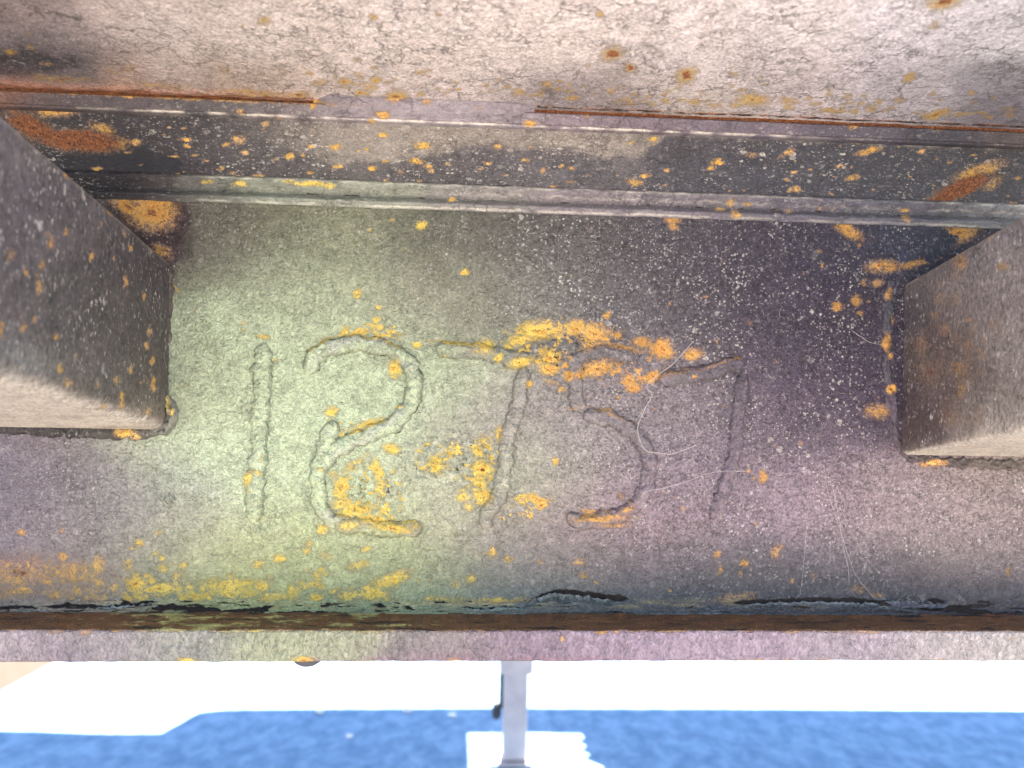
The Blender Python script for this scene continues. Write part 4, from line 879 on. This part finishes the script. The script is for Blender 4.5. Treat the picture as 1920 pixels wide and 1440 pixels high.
flake([(982, 1138), (1000, 1122), (1040, 1112), (1100, 1118), (1160, 1128)], [(978, 1148), (1030, 1150), (1080, 1150), (1130, 1150), (1150, 1148)], (62, 66, 62), 0.0010, 0.0018, 1, 'dark blue flake standing off the plate')
flake([(1370, 1140), (1420, 1131), (1540, 1128), (1640, 1132), (1720, 1146)], [(1362, 1152), (1450, 1158), (1540, 1160), (1640, 1162), (1730, 1160)], (70, 68, 68), 0.0008, 0.0009, 2, 'long slate flake at the right of the ledge')
flake([(1660, 1128), (1690, 1124), (1720, 1128), (1780, 1134)], [(1665, 1138), (1690, 1140), (1720, 1140), (1770, 1140)], (92, 88, 92), 0.0012, 0.0012, 3)
flake([(0, 1147), (60, 1143), (160, 1141), (240, 1136), (296, 1128)], [(0, 1150), (60, 1150), (160, 1152), (240, 1146), (296, 1129)], (128, 124, 112), 0.0010, 0.0012, 4)
flake([(225, 1156), (290, 1152), (330, 1160), (420, 1160), (480, 1168)], [(225, 1160), (290, 1166), (340, 1168), (420, 1170), (480, 1172)], (176, 172, 108), 0.0006, 0.0010, 5, 'yellow green flake on the brown ledge')
flake([(388, 1158), (398, 1154), (420, 1155)], [(390, 1166), (405, 1167), (420, 1166)], (186, 178, 120), 0.002, 0.0016, 6)
flake([(0, 1160), (30, 1154), (50, 1152)], [(0, 1168), (30, 1166), (48, 1156)], (112, 104, 96), 0.002, 0.001, 7)
flake([(865, 1140), (900, 1143), (950, 1138), (985, 1142)], [(870, 1152), (910, 1154), (950, 1153), (985, 1152)], (120, 122, 104), 0.0008, 0.0016, 8)
flake([(640, 1142), (700, 1140), (770, 1146), (840, 1148)], [(640, 1150), (700, 1151), (770, 1153), (840, 1153)], (150, 154, 112), 0.0008, 0.0006, 9)
flake([(1165, 1140), (1220, 1143), (1300, 1141), (1350, 1144)], [(1170, 1151), (1220, 1153), (1300, 1154), (1355, 1153)], (96, 98, 96), 0.0007, 0.0008, 10)
# dark tear above the blue flake
# ------------------------------------------------------------------ bolt under the flange
def revolve(profile, n=24):
    V = []; 
    for r, z in profile:
        for i in range(n): V.append((r * math.cos(2 * math.pi * i / n), r * math.sin(2 * math.pi * i / n), z))
    F = [tuple(int(x) for x in f) for f in grid_faces(len(profile), n, wrap=True)]
    F.append(tuple(range(n))[::-1]); F.append(tuple(range((len(profile) - 1) * n, len(profile) * n)))
    return np.array(V), F
bp = on_y(577, 1256, 0.350); V_, F_ = revolve([(0.001, -0.0065), (0.004, -0.006), (0.0062, -0.0045), (0.0075, -0.002), (0.0078, 0.0), (0.004, 0.0005), (0.004, 0.006)])
raw_mesh('bolt_head', V_ + np.array([bp[0], 0.350, bp[2] + 0.0088]), F_, M_DARK, flange)

# ------------------------------------------------------------------ threads and lint caught on the paint
def tube(path, r, mat, name, parent=None, sides=5):
    p = np.array(path, float); n = len(p)
    tg = np.gradient(p, axis=0); tg /= np.linalg.norm(tg, axis=1)[:, None] + 1e-12
    a = np.cross(tg, np.array([0, 1.0, 0.03])); a /= np.linalg.norm(a, axis=1)[:, None] + 1e-12
    b = np.cross(tg, a)
    V = np.concatenate([p[:, None, :] + r * (math.cos(2 * math.pi * i / sides) * a + math.sin(2 * math.pi * i / sides) * b)[:, None, :] for i in range(sides)], 1).reshape(-1, 3)
    return V, grid_faces(n, sides, wrap=True)
def spline(pts, k=10):
    q = np.array(pts, float); q = np.vstack([2 * q[0] - q[1], q, 2 * q[-1] - q[-2]]); out = []
    for i in range(1, len(q) - 2):
        for t in np.linspace(0, 1, k, endpoint=False):
            a, b, c, d = q[i - 1:i + 3]
            out.append(0.5 * (2 * b + (c - a) * t + (2 * a - 5 * b + 4 * c - d) * t * t + (3 * b - a - 3 * c + d) * t ** 3))
    out.append(q[-2]); return np.array(out)
def thread(pix, r, y, label, name='thread', cat='thread', group=None):
    uv = spline(pix); uv = uv + 0.9 * np.stack([fbm(np.arange(len(uv)) / 5, np.zeros(len(uv)), 401, 2), fbm(np.arange(len(uv)) / 5, np.zeros(len(uv)), 402, 2)], -1)
    yy = np.full(len(uv), y) if np.isscalar(y) else np.interp(np.linspace(0, 1, len(uv)), np.linspace(0, 1, len(y)), y)
    rr = ray(uv[:, 0], uv[:, 1]); P = CAM + rr * (yy / rr[:, 1])[:, None]
    V, F = tube(P, r, M_THREAD, name)
    o = raw_mesh(name, V, F, M_THREAD); tag(o, label, cat, group)
    return o
YT = D - 0.0044
thread([(1300, 640), (1262, 682), (1222, 712), (1213, 728), (1222, 740), (1208, 770), (1196, 800), (1200, 826), (1212, 845), (1240, 850), (1258, 851), (1280, 845), (1306, 834)], 0.00013, YT, 'long pale hair curling down beside the rusty digit 5')
thread([(1202, 932), (1212, 922), (1250, 914), (1290, 902), (1320, 890), (1352, 884), (1400, 883)], 0.00009, YT, 'pale hair lying across the foot of the last digit 7')
thread([(1598, 620), (1612, 630), (1632, 642), (1652, 646)], 0.00011, YT, 'short fine hair beside the right arm weld')
thread([(1545, 870), (1552, 920), (1565, 962), (1580, 1008), (1590, 1040), (1606, 1080), (1640, 1122)], 0.00006, [YT, YT, YT - .002, D - .010], 'long cobweb strand slanting down to the slate flake', 'cobweb_strand', 'cobweb')
thread([(1560, 905), (1572, 965), (1582, 1030), (1590, 1062), (1592, 1098)], 0.00006, [YT, YT, D - .004], 'cobweb strand with a yellow speck, second from the left', 'cobweb_strand', 'cobweb')
thread([(1515, 955), (1510, 1020), (1505, 1080), (1500, 1115)], 0.00005, [YT, YT, D - .006], 'straight upright cobweb strand, leftmost of the cobweb', 'cobweb_strand', 'cobweb')
thread([(1575, 950), (1598, 1000), (1622, 1042), (1650, 1076)], 0.00005, [YT, YT, D - .004], 'cobweb strand curving to the right above the flakes, rightmost', 'cobweb_strand', 'cobweb')
# lint: many short curled fibres
Vs, Fs, off = [], [], 0
for i in range(340):
    if i < 330: u, v = RNG.uniform(960, 1660), RNG.uniform(410, 1060)
    elif i < 430: u, v = RNG.uniform(360, 960), RNG.uniform(410, 640)
    else: u, v = RNG.uniform(0, 1900), RNG.uniform(850, 1080)
    if (1600 < u and v < 860) or (u < 340 and v < 850): continue
    L = RNG.uniform(4, 17) * (1.0 if i % 9 else 1.8); a = RNG.uniform(0, 2 * math.pi); c = RNG.uniform(-2.5, 2.5)
    k = np.linspace(0, 1, 7); ang = a + c * k + 0.6 * np.sin(k * RNG.uniform(2, 9))
    uu = u + np.cumsum(np.cos(ang)) * L / 7; vv = v + np.cumsum(np.sin(ang)) * L / 7
    rr = ray(uu, vv); P = CAM + rr * ((D - 0.0008 - 0.0006 * k) / rr[:, 1])[:, None]
    V, F = tube(P, RNG.uniform(0.00003, 0.00008), None, 'lint', sides=4)
    Vs.append(V); Fs.append(F + off); off += len(V)
o = raw_mesh('lint', np.concatenate(Vs), np.concatenate(Fs), M_THREAD)
tag(o, 'short pale lint fibres sprinkled over the upright plate', 'lint', kind='stuff')

# ------------------------------------------------------------------ beyond the frame: post, brace, sun flecks
def box(x0, x1, y0, y1, z0, z1, bev=0.0):
    bm = bmesh.new(); bmesh.ops.create_cube(bm, size=1.0)
    for v in bm.verts: v.co = ((x0 + x1) / 2 + v.co.x * (x1 - x0), (y0 + y1) / 2 + v.co.y * (y1 - y0), (z0 + z1) / 2 + v.co.z * (z1 - z0))
    if bev: bmesh.ops.bevel(bm, geom=bm.edges[:], offset=bev, segments=3, affect='EDGES', profile=0.5)
    V = np.array([v.co[:] for v in bm.verts]); bm.verts.index_update(); F = [tuple(v.index for v in f.verts) for f in bm.faces]; bm.free()
    return V, F
pf = on_z(965, 1437, 0.0); px, py = pf[0], pf[1] + 0.04
post = empty('support_post', (px, py, 0.0), 'grey square steel post standing on a sunlit patch beyond the frame', 'post')
def pbox(name, args, mat, parent, bev=0.0, label=None):
    V, F = box(*args, bev); o = raw_mesh(name, V + np.array([px, py, 0]), F, mat, parent, smooth=False); 
    if label: o['label'] = label
    return o
pbox('tube', (-0.038, 0.038, -0.038, 0.038, 0.014, 1.28), M_POST, post, 0.009)
pbox('collar', (-0.052, 0.052, -0.052, 0.052, 0.290, 0.345), M_POST, post, 0.008)
pbox('base_plate', (-0.055, 0.055, -0.055, 0.055, 0.004, 0.014), M_POST, post, 0.003)
rod = pbox('side_rod', (-0.050, -0.0385, 0.005, 0.03, 0.16, 1.0), M_DARK, post, 0.004)
V_, F_ = revolve([(0.004, -0.03), (0.011, -0.024), (0.015, -0.008), (0.014, 0.008), (0.009, 0.02), (0.004, 0.024)], 18)
raw_mesh('knob', V_ + np.array([px - 0.058, py + 0.02, 0.15]), F_, M_DARK, rod)

# tan brace: a sloping bar far left, mostly hidden behind the flange
b0 = on_y(110, 1236, 1.30); b1 = on_y(-40, 1318, 1.30)
dv = (b1 - b0) / np.linalg.norm(b1 - b0); nv = np.array([dv[2], 0, -dv[0]]); nv = nv if nv[0] < 0 else -nv
A = b0 - dv * 0.19; B = b0 + dv * ((A[2] + dv[2] * 0 - 0.0) * 0 + 1)
L_ = (b0[2] - 0.0) / -dv[2]; B = b0 + dv * (L_ - 0.0)
wd = 0.16; dp = np.array([0, 0.06, 0])
top_z = Z_DECK + 0.012
A = b0 - dv * ((top_z - b0[2]) / -dv[2])
quad = [A, B, B + nv * wd, A + nv * wd]
quad[2] = quad[2] - dv * (quad[2][2] - 0.0) / dv[2]; quad[3] = quad[3] - dv * (quad[3][2] - top_z) / dv[2]
V_ = np.array(quad + [q + dp for q in quad]); cx = V_.mean(0)
br_ = empty('diagonal_brace', (B[0], 1.30, 0.0), 'tan sloping brace at the far left behind the bottom flange', 'brace')
raw_mesh('bar', V_, [(0, 1, 2, 3), (7, 6, 5, 4), (0, 4, 5, 1), (1, 5, 6, 2), (2, 6, 7, 3), (3, 7, 4, 0)], M_TAN, br_, smooth=False)
lip_ = np.array([B, B + nv * wd * 1.0, ])
V2, F2 = box(min(B[0], quad[2][0]) - 0.05, max(B[0], quad[2][0]) + 0.05, 1.26, 1.40, 0.004, 0.016, 0.003)
raw_mesh('foot_plate', V2, F2, M_TAN, br_, smooth=False)

def sunfleck(u, v, r, label):  # solid pale lumps stand in for sun flecks on the ground
    g = on_z(u, v, 0.0); bm = bmesh.new(); bmesh.ops.create_icosphere(bm, subdivisions=2, radius=1.0)
    V = np.array([w.co[:] for w in bm.verts]); bm.verts.index_update(); F = [tuple(w.index for w in f.verts) for f in bm.faces]; bm.free()
    V = V * (1 + 0.25 * pn(V[:, 0] * 1.3 + u, V[:, 1] * 1.3 + V[:, 2], 9))[:, None] * np.array([r, r * 0.8, r * 0.5])
    o = raw_mesh('sunfleck', V + g + np.array([0, 0, r * 0.4]), F, M_SUNFLECK); tag(o, label, 'sunfleck', 'pale sunfleck lumps on the shaded ground')
sunfleck(600, 1336, 0.016, 'pale sunfleck lump left of two at the edge of the shade')
sunfleck(764, 1334, 0.018, 'pale sunfleck lump near the middle of the shade edge')
sunfleck(848, 1343, 0.014, 'pale sunfleck lump just left of the grey post')
sunfleck(655, 1382, 0.012, 'small pale sunfleck lump lying deeper in the blue shade')
